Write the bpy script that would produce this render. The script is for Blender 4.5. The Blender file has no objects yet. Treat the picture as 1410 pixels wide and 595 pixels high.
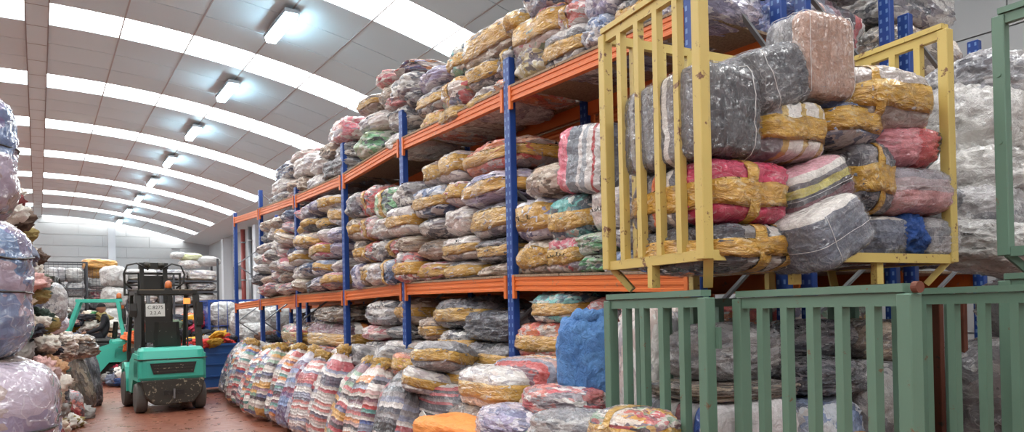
import bpy, bmesh, math, random
import numpy as np
from mathutils import Vector, Matrix, noise

# ------------------------------------------------------------------ camera
SC = bpy.context.scene
COL = SC.collection
F, CY = 1000.0, 420.17                      # focal length and principal row of the 1410x595 frame
YAW, PITCH, ROLL = 0.57828, 0.00698, -0.02094
EYE = 1.6
_fw = Vector((math.sin(YAW)*math.cos(PITCH), math.cos(YAW)*math.cos(PITCH), math.sin(PITCH)))
_r = Vector((math.cos(YAW), -math.sin(YAW), 0)); _u = _r.cross(_fw)
CR = _r*math.cos(ROLL)+_u*math.sin(ROLL); CU = -_r*math.sin(ROLL)+_u*math.cos(ROLL)
cam = bpy.data.cameras.new('camera'); camo = bpy.data.objects.new('camera', cam); COL.objects.link(camo)
cam.sensor_fit = 'HORIZONTAL'; cam.sensor_width = 36; cam.lens = 36*F/1410
cam.shift_y = (CY-297.5)/1410; cam.clip_end = 300
M4 = Matrix.Identity(4)
for i in range(3):
    M4[i][0], M4[i][1], M4[i][2] = CR[i], CU[i], -_fw[i]
M4[2][3] = EYE
camo.matrix_world = M4
SC.camera = camo
# ------------------------------------------------------------------ world, exposure
w = bpy.data.worlds.new('world'); SC.world = w; w.use_nodes = True
w.node_tree.nodes['Background'].inputs[0].default_value = (.75, .85, 1, 1)
w.node_tree.nodes['Background'].inputs[1].default_value = 1.0
SC.view_settings.view_transform = 'Standard'; SC.view_settings.look = 'None'
SC.view_settings.gamma = 1; SC.view_settings.use_curve_mapping = False
SC.view_settings.exposure = 1.38
SKY_E = 4.5          # daylight glowing through the translucent roof panes
LAMP_E = 18.0

def ray(x, y): return _fw + CR*((x-705)/F) + CU*((CY-y)/F)
def hit(x, y, X=None, Y=None, Z=None):
    d = ray(x, y)
    t = X/d.x if X is not None else Y/d.y if Y is not None else (Z-EYE)/d.z
    return Vector((d.x*t, d.y*t, EYE+d.z*t))
def hitp(x, y, p0, n):
    d = ray(x, y); o = Vector((0, 0, EYE)); t = (Vector(p0)-o).dot(n)/d.dot(n)
    return o+d*t
R = math.radians
ORD = ['first','second','third','fourth','fifth','sixth','seventh','eighth','ninth','tenth','eleventh','twelfth','thirteenth','fourteenth','fifteenth','sixteenth','seventeenth','eighteenth','nineteenth','twentieth','twenty-first','twenty-second','twenty-third','twenty-fourth','twenty-fifth','twenty-sixth','twenty-seventh','twenty-eighth']

# ------------------------------------------------------------------ node materials
class NT:
    def __init__(s, name):
        s.m = bpy.data.materials.new(name); s.m.use_nodes = True; s.t = s.m.node_tree
        s.b = s.t.nodes['Principled BSDF']
    def n(s, typ, **kw):
        nd = s.t.nodes.new(typ)
        for k, v in kw.items():
            if k.startswith('_'): setattr(nd, k[1:], v)
            else:
                key = k.replace('__', ' ')
                sock = nd.inputs[int(key[1:])] if key[0] == 'i' and key[1:].isdigit() else nd.inputs[key]
                if hasattr(v, 'is_output') or isinstance(v, bpy.types.NodeSocket): s.t.links.new(v, sock)
                else: sock.default_value = v
        return nd
    def math(s, op, a, b=0.0, c=0.0):
        return s.n('ShaderNodeMath', _operation=op, i0=a, i1=b, i2=c).outputs[0]
    def mix(s, f, a, b):
        nd = s.n('ShaderNodeMix', _data_type='RGBA'); 
        for k, v in ((0, f), (6, a), (7, b)):
            if isinstance(v, bpy.types.NodeSocket): s.t.links.new(v, nd.inputs[k])
            else: nd.inputs[k].default_value = v if k == 0 else (*v[:3], 1)
        return nd.outputs[2]
    def ramp(s, f, stops, interp='LINEAR'):
        nd = s.t.nodes.new('ShaderNodeValToRGB'); nd.color_ramp.interpolation = interp
        e = nd.color_ramp.elements
        while len(e) < len(stops): e.new(0.5)
        for el, (p, c) in zip(e, sorted(stops, key=lambda q: q[0])):
            el.position = p; el.color = (*c[:3], 1) if not isinstance(c, (int, float)) else (c, c, c, 1)
        s.t.links.new(f, nd.inputs[0]); return nd.outputs[0]
    def noise(s, vec, scale, detail=2, rough=.5, dist=0):
        return s.n('ShaderNodeTexNoise', Vector=vec, Scale=scale, Detail=detail, Roughness=rough, Distortion=dist)
    def set(s, **kw):
        for k, v in kw.items():
            key = k.replace('__', ' ')
            if isinstance(v, bpy.types.NodeSocket): s.t.links.new(v, s.b.inputs[key])
            else: s.b.inputs[key].default_value = (*v[:3], 1) if isinstance(v, (tuple, list)) else v
        return s.m
    def bump(s, h, strength=.5, dist=.02, normal=None):
        kw = dict(Strength=strength, Distance=dist, Height=h)
        if normal is not None: kw['Normal'] = normal
        return s.n('ShaderNodeBump', **kw).outputs[0]
    def obj(s): return s.n('ShaderNodeTexCoord').outputs['Object']
    def rnd(s): return s.n('ShaderNodeObjectInfo').outputs['Random']

def srgb(h):
    h = h.lstrip('#'); v = [int(h[i:i+2], 16)/255 for i in (0, 2, 4)]
    return tuple(c/12.92 if c <= .04045 else ((c+.055)/1.055)**2.4 for c in v)

def paint(name, col, rough=.45, chip=.0, chipcol=(.12, .06, .03), scale=6, metal=0, var=.15, seed=0):
    t = NT(name); o = t.obj()
    v = t.noise(o, scale*.6, 3).outputs[0]
    c = t.mix(t.math('MULTIPLY', v, var), col, tuple(x*.55 for x in col))
    if chip:
        ch = t.noise(o, scale*2.3, 6, .7).outputs[0]
        mask = t.ramp(ch, [(.5+.2*(1-chip)-.02, 0.), (.5+.2*(1-chip)+.02, 1.)])
        c = t.mix(mask, c, chipcol)
    return t.set(Base__Color=c, Roughness=rough, Metallic=metal)

MAT = {}
MAT['blue'] = paint('rack_blue_paint', srgb('#1d3f86'), .4, .25, (.05, .07, .12))
MAT['orange'] = paint('rack_orange_paint', srgb('#d56f33'), .42, .22, (.35, .16, .08), 5)
MAT['galv'] = paint('galvanised_steel', srgb('#8f9296'), .38, 0, metal=.6)
MAT['yellow'] = paint('crate_yellow_paint', srgb('#c9b267'), .5, .38, (.16, .07, .035), 7, var=.25)
MAT['green'] = paint('crate_green_paint', srgb('#62806f'), .45, .18, (.16, .09, .05), 6, var=.25)
MAT['rust'] = paint('rusty_brown_steel', srgb('#6b3b2a'), .7, .4, (.05, .03, .02), 8, var=.5)
MAT['teal'] = paint('forklift_teal_paint', srgb('#3fae9a'), .35, .12, (.25, .24, .2), 4, var=.2)
MAT['black'] = paint('black_paint', srgb('#23221f'), .45, .1, (.25, .23, .2), 5)
MAT['scuff'] = paint('scuffed_black_steel', srgb('#33302a'), .6, .5, srgb('#8f8670'), 6)
MAT['rubber'] = paint('dusty_rubber', srgb('#54504c'), .8, .2, (.2, .18, .16), 8)
MAT['white'] = paint('white_paint', srgb('#dfe0dc'), .5)
MAT['wood'] = paint('pale_wood_slat', srgb('#c9b18c'), .6, .1, (.2, .15, .1))
MAT['redpipe'] = paint('red_pipe_paint', srgb('#8e4440'), .5)
MAT['whitesteel'] = paint('white_pillar_paint', srgb('#c2c5c9'), .5)
MAT['bluecage'] = paint('cage_blue_paint', srgb('#274a97'), .45, .1)
MAT['bluetub'] = paint('blue_plastic', srgb('#2c5592'), .4)
MAT['wire'] = paint('dark_wire', srgb('#3c3d42'), .5)
MAT['skin'] = paint('skin', srgb('#b98a70'), .55, var=.05)
MAT['jacket'] = paint('black_jacket_cloth', srgb('#23242a'), .85, var=.3)
MAT['trousers'] = paint('dark_trousers_cloth', srgb('#1d1d22'), .85, var=.3)
MAT['darkglass'] = paint('dark_frame', srgb('#44484c'), .4)

def deckmat():
    t = NT('chipboard_deck'); o = t.obj()
    c = t.ramp(t.noise(o, 60, 3).outputs[0], [(.3, srgb('#6d5a48')), (.7, srgb('#a58d72'))])
    return t.set(Base__Color=c, Roughness=.75)
MAT['deck'] = deckmat()

def holemat():
    t = NT('perforated_blue_post'); o = t.obj()
    sep = t.n('ShaderNodeSeparateXYZ', Vector=o)
    fz = t.math('FRACT', t.math('MULTIPLY', sep.outputs[2], 1/.075))
    side = t.math('ABSOLUTE', sep.outputs[1])
    a = t.math('LESS_THAN', t.math('ABSOLUTE', t.math('SUBTRACT', fz, .5)), .22)
    b = t.math('LESS_THAN', t.math('ABSOLUTE', t.math('SUBTRACT', side, .026)), .009)
    face = t.math('GREATER_THAN', t.math('ABSOLUTE', sep.outputs[0]), .034)
    m = t.math('MULTIPLY', t.math('MULTIPLY', a, b), face)
    v = t.noise(o, 5, 4).outputs[0]
    base = t.mix(t.math('MULTIPLY', v, .3), srgb('#1f438c'), srgb('#122553'))
    return t.set(Base__Color=t.mix(m, base, srgb('#6684b8')), Roughness=.4)
MAT['post'] = holemat()

def floormat():
    t = NT('red_concrete_floor'); o = t.obj()
    n1 = t.noise(o, .45, 5, .6).outputs[0]; n2 = t.noise(o, 3.5, 6, .65).outputs[0]
    c = t.mix(t.ramp(n1, [(.35, 0.), (.7, 1.)]), srgb('#7f4a39'), srgb('#8b5946'))
    c = t.mix(t.ramp(n2, [(.55, 0.), (.75, .55)]), c, srgb('#6a4134'))
    n3 = t.noise(o, 1.3, 7, .7, .8).outputs[0]
    c = t.mix(t.ramp(n3, [(.6, 0.), (.72, .45)]), c, srgb('#a58474'))
    rgh = t.ramp(n2, [(.3, .22), (.7, .42)])
    return t.set(Base__Color=c, Roughness=rgh, Normal=t.bump(n2, .08, .01))
MAT['floor'] = floormat()

def panelmat():
    t = NT('roof_panel_grey'); o = t.obj()
    rn = t.rnd()
    c = t.mix(rn, srgb('#d4e9f0'), srgb('#cde2ea'))
    n = t.noise(o, 1.2, 3).outputs[0]
    c = t.mix(t.math('MULTIPLY', n, .15), c, srgb('#c4c4c8'))
    return t.set(Base__Color=c, Roughness=.5)
MAT['roof'] = panelmat()
MAT['seam'] = paint('roof_seam_dark', srgb('#8f8b8b'), .6)
MAT['rib'] = paint('roof_rib_grey', srgb('#a9a5a6'), .5)
MAT['channel'] = paint('ridge_channel_grey', srgb('#d4e6ec'), .5, var=.05)

def skymat():
    t = NT('translucent_roof_pane'); o = t.obj()
    n = t.noise(o, 2.2, 4).outputs[0]
    c = t.mix(t.ramp(n, [(.35, 0.), (.75, 1.)]), (.95, .98, 1), (1, .97, .9))
    t.set(Base__Color=(.8, .8, .78), Roughness=.4, Emission__Color=c, Emission__Strength=SKY_E)
    return t.m
MAT['skylight'] = skymat()
def lampmat(name, c, e, base=(.9, .9, .9)):
    t = NT(name); return t.set(Base__Color=base, Emission__Color=c, Emission__Strength=e)
MAT['lamp'] = lampmat('lit_diffuser', (.6, .86, 1), LAMP_E)
MAT['amber'] = lampmat('lit_amber_lamp', (1, .2, .04), .7, (.8, .2, .05))
MAT['amber_off'] = paint('amber_lens', srgb('#b4602c'), .25)

def wallmat():
    t = NT('white_block_wall'); o = t.obj()
    n = t.noise(o, .8, 4).outputs[0]
    return t.set(Base__Color=t.mix(n, srgb('#a6a8a9'), srgb('#9c9e9f')), Roughness=.7)
MAT['wall'] = wallmat()

def tapemat():
    t = NT('ochre_packing_tape'); o = t.obj(); rn = t.rnd()
    st = t.noise(t.n('ShaderNodeMapping', Vector=o, Scale=(3, 3, 26)).outputs[0], 1.6, 5, .65).outputs[0]
    c = t.ramp(st, [(.25, srgb('#86642a')), (.45, srgb('#b98d36')), (.6, srgb('#cba348')), (.78, srgb('#dcc382'))])
    c = t.mix(t.math('MULTIPLY', rn, .3), c, srgb('#c98b35'))
    under = t.noise(o, 5, 3, .6, .5).outputs[0]                # the print and cloth showing through thin tape
    c = t.mix(t.ramp(under, [(.52, 0.), (.7, .5)]), c, srgb('#5d4a3a'))
    c = t.mix(t.ramp(t.noise(o, 6.5, 4, .65, .9).outputs[0], [(.56, 0.), (.68, .55)]), c, srgb('#dccfb4'))  # pale patches paint glints into the tape colour
    n = t.noise(o, 9, 4, .6, .8).outputs[0]
    return t.set(Base__Color=c, Roughness=.3, Coat__Weight=1., Coat__Roughness=.07, Normal=t.bump(n, .7, .05), Coat__Normal=t.bump(n, .9, .06))
MAT['tape'] = tapemat()

# bundled clothes under clear plastic: colours of garments, creases as relief, film as a clear coat plus white streaks painted as highlights
def bundle(name, pal, mode='patch', scale=2.6, film=.22, stripe=9, ramp=None, axis=0, crease=.7):
    t = NT(name); o = t.obj(); rn = t.rnd()
    off = t.n('ShaderNodeCombineXYZ', X=t.math('MULTIPLY', rn, 37.1), Y=t.math('MULTIPLY', rn, 91.7), Z=t.math('MULTIPLY', rn, 53.3)).outputs[0]
    p = t.n('ShaderNodeVectorMath', _operation='ADD', i0=o, i1=off).outputs[0]
    wob = t.noise(p, 2.6, 3, .6)
    wv = t.n('ShaderNodeVectorMath', _operation='SUBTRACT', i0=wob.outputs['Color'], i1=(.5, .5, .5)).outputs[0]
    def warped(a): 
        sc = t.n('ShaderNodeVectorMath', _operation='SCALE', i0=wv, Scale=a).outputs[0]
        return t.n('ShaderNodeVectorMath', _operation='ADD', i0=p, i1=sc).outputs[0]
    k = len(pal); stops = [(i/k, c) for i, c in enumerate(pal)]
    if mode == 'patch':
        vo = t.n('ShaderNodeTexVoronoi', Vector=t.n('ShaderNodeMapping', Vector=warped(.55), Scale=(1, 1, 1.7)).outputs[0], Scale=scale)
        val = t.n('ShaderNodeSeparateColor', Color=vo.outputs['Color']).outputs[0]
        c = t.ramp(val, stops, 'CONSTANT')
        v2 = t.n('ShaderNodeTexVoronoi', Vector=warped(.8), Scale=scale*2.6)
        sp = t.n('ShaderNodeSeparateColor', Color=v2.outputs['Color'])
        c = t.mix(t.math('MULTIPLY', t.math('GREATER_THAN', sp.outputs[1], .5), .8), c, t.ramp(sp.outputs[0], stops, 'CONSTANT'))
        h0 = t.math('ADD', vo.outputs['Distance'], t.math('MULTIPLY', v2.outputs['Distance'], .5))
    elif mode == 'layers':
        s = t.n('ShaderNodeSeparateXYZ', Vector=warped(.1))
        li = t.math('FLOOR', t.math('MULTIPLY', s.outputs[2], stripe))
        bx = t.math('FLOOR', t.math('MULTIPLY', s.outputs[1], 1.4))
        wn = t.n('ShaderNodeTexWhiteNoise', _noise_dimensions='2D', Vector=t.n('ShaderNodeCombineXYZ', X=li, Y=bx).outputs[0])
        c = t.ramp(wn.outputs['Value'], stops, 'CONSTANT')
        h0 = t.math('ABSOLUTE', t.math('SUBTRACT', t.math('FRACT', t.math('MULTIPLY', s.outputs[2], stripe)), .5))
    elif mode == 'slices':
        s = t.n('ShaderNodeSeparateXYZ', Vector=warped(.12))
        li = t.math('FLOOR', t.math('MULTIPLY', s.outputs[axis], stripe))
        wn = t.n('ShaderNodeTexWhiteNoise', _noise_dimensions='1D', W=li)
        c = t.ramp(wn.outputs['Value'], stops, 'CONSTANT')
        h0 = t.math('ABSOLUTE', t.math('SUBTRACT', t.math('FRACT', t.math('MULTIPLY', s.outputs[axis], stripe)), .5))
    else:   # explicit order of colours along one axis of the bundle
        sc = t.n('ShaderNodeVectorMath', _operation='SCALE', i0=wv, Scale=.12).outputs[0]
        s = t.n('ShaderNodeSeparateXYZ', Vector=t.n('ShaderNodeVectorMath', _operation='ADD', i0=o, i1=sc).outputs[0])
        c = t.ramp(t.math('ADD', s.outputs[axis], .5), ramp, 'CONSTANT')
        h0 = wob.outputs[0]
    cn = t.noise(p, 9, 5, .65, 1.2).outputs[0]
    c = t.mix(t.math('MULTIPLY', t.ramp(cn, [(.4, 0.), (.75, 1.)]), .3), c, tuple(.6*x for x in pal[0]))
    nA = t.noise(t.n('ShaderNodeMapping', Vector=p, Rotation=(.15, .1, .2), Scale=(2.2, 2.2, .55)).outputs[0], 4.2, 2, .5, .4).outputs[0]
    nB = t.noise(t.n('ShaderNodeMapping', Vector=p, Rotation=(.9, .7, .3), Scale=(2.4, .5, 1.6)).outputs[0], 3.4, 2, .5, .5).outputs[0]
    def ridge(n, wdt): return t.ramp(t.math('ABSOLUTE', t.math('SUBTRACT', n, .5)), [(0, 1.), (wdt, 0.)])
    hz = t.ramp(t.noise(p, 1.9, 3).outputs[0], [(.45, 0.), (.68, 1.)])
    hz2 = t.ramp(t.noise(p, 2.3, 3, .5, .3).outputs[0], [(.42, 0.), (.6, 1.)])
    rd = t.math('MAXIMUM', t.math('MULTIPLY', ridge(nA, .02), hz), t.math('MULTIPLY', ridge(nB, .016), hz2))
    if film: c = t.mix(t.math('MULTIPLY', t.math('ADD', t.math('MULTIPLY', rd, 1.5), t.math('MULTIPLY', hz, .45)), film), c, (.78, .77, .77))  # milky film, plus crease highlights painted into the colour as white streaks
    nb = t.bump(h0, .3, .05)
    nb = t.bump(cn, crease*.8, .05, nb)
    fh = t.math('ADD', t.math('ADD', nA, nB), t.math('MULTIPLY', rd, .12))
    fb = t.bump(fh, 1., .12)
    return t.set(Base__Color=c, Roughness=.6, Coat__Weight=1. if film else .15, Coat__Roughness=.06 if film else .3, Coat__IOR=1.6, Normal=nb, Coat__Normal=fb)

H = srgb
PAL = {
 'greymix': [H('#8e8b8c'), H('#c9c5c2'), H('#5d5f68'), H('#b3a9a4'), H('#dedbd6'), H('#7b7580'), H('#3d414d')],
 'white':   [H('#d9d4cf'), H('#c4bcb7'), H('#e6e2dd'), H('#b9aeb0'), H('#9d97a0'), H('#d8c5be'), H('#e0dcd8')],
 'pinkwhite': [H('#d98a8f'), H('#e2dad6'), H('#c7b7b4'), H('#c1566a'), H('#dcd2cd'), H('#8d8794'), H('#e0b4ae')],
 'beige':   [H('#b89e86'), H('#cbbcaa'), H('#8c7767'), H('#ddd2c4'), H('#a68f84'), H('#6e655f')],
 'dark':    [H('#3d3e47'), H('#585861'), H('#26262c'), H('#77737a'), H('#4b4a57'), H('#8c8689'), H('#2f3342')],
 'green':   [H('#58a06c'), H('#7fc08c'), H('#d8d7cd'), H('#4a5160'), H('#9fb98d'), H('#c3c9bd')],
 'teal':    [H('#5fb7b4'), H('#d9d6cf'), H('#34495f'), H('#7fc6c2'), H('#b9aea4'), H('#4a4f5d')],
 'red':     [H('#c63f4a'), H('#e0dcd8'), H('#b15a54'), H('#8e8a90'), H('#d97f70'), H('#4d4a55')],
 'orange':  [H('#d97a4a'), H('#d65f55'), H('#e3b394'), H('#8d7b76'), H('#c9c2bb'), H('#b8604a')],
 'lavender':[H('#a79fc0'), H('#d3cfd9'), H('#7d7a98'), H('#c3b6c4'), H('#e0dde2'), H('#5f6287')],
 'blue':    [H('#7c8fb4'), H('#d5d7dc'), H('#48597f'), H('#a8b0c2'), H('#c9c0bd'), H('#33405f')],
 'cream':   [H('#dccfa0'), H('#d6d0c4'), H('#c2ac6e'), H('#7d7887'), H('#e4dfd0'), H('#585a73')],
 'bright':  [H('#b94747'), H('#e4e0da'), H('#3f5a94'), H('#d0c8c0'), H('#3b3d45'), H('#d98c4a'), H('#8d95a8'), H('#e8e4de'), H('#6f4a58'), H('#5f9a93'), H('#c9a8a4')],
 'redwhite':[H('#b5525a'), H('#e3dedb'), H('#8b8fa6'), H('#d4cfcb'), H('#c97a74'), H('#e6e2df'), H('#5d5f70'), H('#cdb7b2')],
 'purple':  [H('#6c4a7a'), H('#8c3d55'), H('#7f93c0'), H('#c9c2ca'), H('#54406a'), H('#a3566a'), H('#b9b8c9')],
 'multi':   [H('#c0565c'), H('#7fa38a'), H('#d9d4cc'), H('#d3a052'), H('#5b6688'), H('#3e3e46'), H('#c9bdb6'), H('#8d6a74'), H('#e2ddd6')],
 'brown':   [H('#6b5648'), H('#857263'), H('#4c4038'), H('#a08d78'), H('#59504c')],
}
BM = {}
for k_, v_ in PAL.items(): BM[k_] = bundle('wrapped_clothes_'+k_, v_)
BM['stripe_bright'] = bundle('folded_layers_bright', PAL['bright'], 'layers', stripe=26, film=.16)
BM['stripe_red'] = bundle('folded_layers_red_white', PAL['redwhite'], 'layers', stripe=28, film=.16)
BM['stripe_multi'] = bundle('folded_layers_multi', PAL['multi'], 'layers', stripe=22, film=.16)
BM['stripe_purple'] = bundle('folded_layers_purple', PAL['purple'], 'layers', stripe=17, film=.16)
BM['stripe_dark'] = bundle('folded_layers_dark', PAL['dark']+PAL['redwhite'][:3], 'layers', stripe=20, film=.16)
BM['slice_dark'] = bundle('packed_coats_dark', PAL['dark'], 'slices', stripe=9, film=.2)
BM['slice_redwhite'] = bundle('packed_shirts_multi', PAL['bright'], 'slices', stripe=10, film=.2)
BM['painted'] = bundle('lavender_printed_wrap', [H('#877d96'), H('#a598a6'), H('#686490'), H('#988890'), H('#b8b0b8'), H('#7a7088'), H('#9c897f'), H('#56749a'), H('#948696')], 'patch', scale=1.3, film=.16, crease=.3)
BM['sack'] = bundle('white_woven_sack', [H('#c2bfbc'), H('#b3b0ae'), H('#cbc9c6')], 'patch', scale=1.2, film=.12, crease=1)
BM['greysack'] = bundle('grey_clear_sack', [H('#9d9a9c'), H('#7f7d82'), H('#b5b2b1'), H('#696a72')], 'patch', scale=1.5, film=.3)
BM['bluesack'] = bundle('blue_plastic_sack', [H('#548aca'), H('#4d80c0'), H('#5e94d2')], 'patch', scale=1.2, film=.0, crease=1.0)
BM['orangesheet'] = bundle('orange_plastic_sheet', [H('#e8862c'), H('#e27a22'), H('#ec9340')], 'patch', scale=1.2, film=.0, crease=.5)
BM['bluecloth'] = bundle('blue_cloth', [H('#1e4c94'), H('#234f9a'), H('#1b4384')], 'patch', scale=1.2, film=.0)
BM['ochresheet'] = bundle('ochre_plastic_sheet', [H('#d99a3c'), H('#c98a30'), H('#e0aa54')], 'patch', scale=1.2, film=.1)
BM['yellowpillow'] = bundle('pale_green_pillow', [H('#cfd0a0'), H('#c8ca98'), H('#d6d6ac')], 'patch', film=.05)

def garments():
    t = NT('loose_garments'); o = t.obj()
    a = t.n('ShaderNodeAttribute', _attribute_name='garment').outputs['Color']
    n = t.noise(o, 14, 5, .6, 1).outputs[0]
    return t.set(Base__Color=a, Roughness=.85, Normal=t.bump(n, .6, .03))
MAT['garment'] = garments()

# ------------------------------------------------------------------ mesh helpers
def mesh_of(name, vs, fs, smooth=False):
    me = bpy.data.meshes.new(name); me.from_pydata([tuple(v) for v in vs], [], fs)
    if smooth: me.polygons.foreach_set('use_smooth', [True]*len(me.polygons))
    me.update(); return me
def link(name, me, mat=None, parent=None, loc=None, rot=None, scale=None):
    o = bpy.data.objects.new(name, me); COL.objects.link(o)
    if mat is not None and me is not None:
        if len(me.materials) == 0: me.materials.append(None)
        o.material_slots[0].link = 'OBJECT'; o.material_slots[0].material = mat
    if parent is not None: o.parent = parent
    if loc is not None: o.location = loc
    if rot is not None: o.rotation_euler = rot
    if scale is not None: o.scale = scale
    return o
def tag(o, label, cat, group=None):
    o['label'] = label; o['category'] = cat
    if group: o['group'] = group
    return o
def empty(name, loc=(0, 0, 0), rz=0):
    o = bpy.data.objects.new(name, None); COL.objects.link(o); o.empty_display_size = .2
    o.location = loc; o.rotation_euler = (0, 0, rz); return o
def struct(o): o['kind'] = 'structure'; return o

class MB:
    def __init__(s): s.v = []; s.f = []
    def add(s, vs, fs):
        b = len(s.v); s.v += [Vector(v) for v in vs]; s.f += [tuple(i+b for i in f) for f in fs]; return s
    def box(s, c, d, rz=0):
        hx, hy, hz = d[0]/2, d[1]/2, d[2]/2; ca, sa = math.cos(rz), math.sin(rz)
        vs = []
        for x, y, z in ((-1,-1,-1),(1,-1,-1),(1,1,-1),(-1,1,-1),(-1,-1,1),(1,-1,1),(1,1,1),(-1,1,1)):
            X, Y = x*hx, y*hy; vs.append((c[0]+X*ca-Y*sa, c[1]+X*sa+Y*ca, c[2]+z*hz))
        return s.add(vs, [(0,3,2,1),(4,5,6,7),(0,1,5,4),(1,2,6,5),(2,3,7,6),(3,0,4,7)])
    def bb(s, x0, x1, y0, y1, z0, z1): return s.box(((x0+x1)/2, (y0+y1)/2, (z0+z1)/2), (x1-x0, y1-y0, z1-z0))
    def bar(s, p, q, wd, hg=None, up=(0, 0, 1)):
        hg = hg or wd; p, q = Vector(p), Vector(q); d = (q-p).normalized(); upv = Vector(up)
        if abs(d.dot(upv)) > .95: upv = Vector((1, 0, 0))
        a = d.cross(upv).normalized()*wd/2; b = a.normalized().cross(d).normalized()*hg/2
        vs = [p-a-b, p+a-b, p+a+b, p-a+b, q-a-b, q+a-b, q+a+b, q-a+b]
        return s.add(vs, [(0,1,2,3),(7,6,5,4),(0,4,5,1),(1,5,6,2),(2,6,7,3),(3,7,4,0)])
    def prism(s, prof, p, q, ax, up):          # profile in (ax, up) swept from p to q
        p, q, ax, up = Vector(p), Vector(q), Vector(ax), Vector(up); n = len(prof)
        vs = [p+ax*a+up*b for a, b in prof]+[q+ax*a+up*b for a, b in prof]
        fs = [tuple(range(n))[::-1], tuple(range(n, 2*n))]+[(i, (i+1) % n, n+(i+1) % n, n+i) for i in range(n)]
        return s.add(vs, fs)
    def tube(s, pts, r, n=8, close=False):
        pts = [Vector(p) for p in pts]; vs = []; fs = []; m = len(pts)
        up = Vector((0, 0, 1)); prev = None
        for i, p in enumerate(pts):
            if close: d = (pts[(i+1) % m]-pts[i-1]).normalized()
            else: d = (pts[min(i+1, m-1)]-pts[max(i-1, 0)]).normalized()
            if prev is None:
                a = d.cross(up if abs(d.z) < .9 else Vector((1, 0, 0))).normalized()
            else: a = (prev-d*prev.dot(d)).normalized()
            prev = a; b = d.cross(a); rr = r[i] if isinstance(r, (list, tuple)) else r
            vs += [p+(a*math.cos(t)+b*math.sin(t))*rr for t in [2*math.pi*j/n for j in range(n)]]
        for i in range(m if close else m-1):
            k = (i+1) % m
            for j in range(n): fs.append((i*n+j, i*n+(j+1) % n, k*n+(j+1) % n, k*n+j))
        if not close: fs += [tuple(range(n))[::-1], tuple(range((m-1)*n, m*n))]
        return s.add(vs, fs)
    def lathe(s, prof, c, axis='z', n=20):     # prof: (radius, height)
        vs = []; fs = []
        for r, h in prof:
            for j in range(n):
                a = 2*math.pi*j/n; x, y = r*math.cos(a), r*math.sin(a)
                v = (x, y, h) if axis == 'z' else (h, x, y) if axis == 'x' else (y, h, x)
                vs.append((c[0]+v[0], c[1]+v[1], c[2]+v[2]))
        m = len(prof)
        for i in range(m-1):
            for j in range(n): fs.append((i*n+j, i*n+(j+1) % n, (i+1)*n+(j+1) % n, (i+1)*n+j))
        fs += [tuple(range(n))[::-1], tuple(range((m-1)*n, m*n))]
        return s.add(vs, fs)
    def loft(s, rings, cap=True):
        n = len(rings[0]); vs = [v for r in rings for v in r]; fs = []
        for i in range(len(rings)-1):
            for j in range(n): fs.append((i*n+j, i*n+(j+1) % n, (i+1)*n+(j+1) % n, (i+1)*n+j))
        if cap: fs += [tuple(range(n))[::-1], tuple(range((len(rings)-1)*n, len(rings)*n))]
        return s.add(vs, fs)
    def build(s, name, mat, parent=None, smooth=False, bevel=0, loc=None, rot=None):
        me = mesh_of(name, s.v, s.f, smooth)
        bm = bmesh.new(); bm.from_mesh(me); bmesh.ops.recalc_face_normals(bm, faces=bm.faces)
        if bevel: bmesh.ops.bevel(bm, geom=bm.edges[:], offset=bevel, segments=1, affect='EDGES', clamp_overlap=True)
        bm.to_mesh(me); bm.free()
        return link(name, me, mat, parent, loc, rot)

# ------------------------------------------------------------------ the hall
XL, XR, YN, YF = -9.6, 9.6, -9.0, 51.6
RA, HR, XC, WC, DP = 24.72, 7.80, .064, .40, .0531   # roof arc: radius, crown height, ridge centre, channel width, panel angle
PERIOD, Y0 = 4.886, 13.09
fl = struct(MB().bb(XL-.2, XR+.2, YN-.2, YF+.2, -.2, 0).build('floor', MAT['floor']))
# walls
wr = struct(MB().bb(XR, XR+.2, YN, YF, 0, 7.0).build('wall_right', MAT['wall']))
struct(MB().bb(XL-.2, XL, YN, YF, 0, 7.0).build('wall_left', MAT['wall']))
struct(MB().bb(XL-.2, XR+.2, YN-.2, YN, 0, 8.3).build('wall_near', MAT['wall']))
wf = struct(MB().bb(XL-.2, XR+.2, YF+.05, YF+.25, 0, 8.3).build('wall_far', MAT['wall']))
pm = MB().box((0, 0, 0), (2.58, .06, .655)); pme = mesh_of('panel', pm.v, pm.f)
hm_ = MB().box((0, 0, 0), (1.28, .06, .655)); hme = mesh_of('panel', hm_.v, hm_.f)
for r_ in range(12):
    x = XL+.02+(0 if r_ % 2 else -1.3); 
    while x < XR-.1:
        a, b = max(x, XL+.02), min(x+2.6, XR-.02)
        if b-a > 2.5: link('panel', pme, MAT['wall'], wf, ((a+b)/2, YF+.025, .34+r_*.675))
        elif b-a > 1.0: link('panel', hme, MAT['wall'], wf, ((a+b)/2, YF+.025, .34+r_*.675))
        x += 2.6
# block courses of the right wall, the stretch the photograph shows beside the racks
bmx = MB().box((0, 0, 0), (.05, 1.18, .58)); bme = mesh_of('panel', bmx.v, bmx.f)
for r_ in range(11):
    for c_ in range(9):
        link('panel', bme, MAT['wall'], wr, (XR-.012, -1.5+c_*1.2+(.6 if r_ % 2 else 0), .3+r_*.6))
for i, x in enumerate((3.9, -3.0)):
    struct(MB().bb(x-.2, x+.2, YF-.3, YF, 0, 7.3).build('trim_%d' % (i+1), MAT['whitesteel']))

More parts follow.
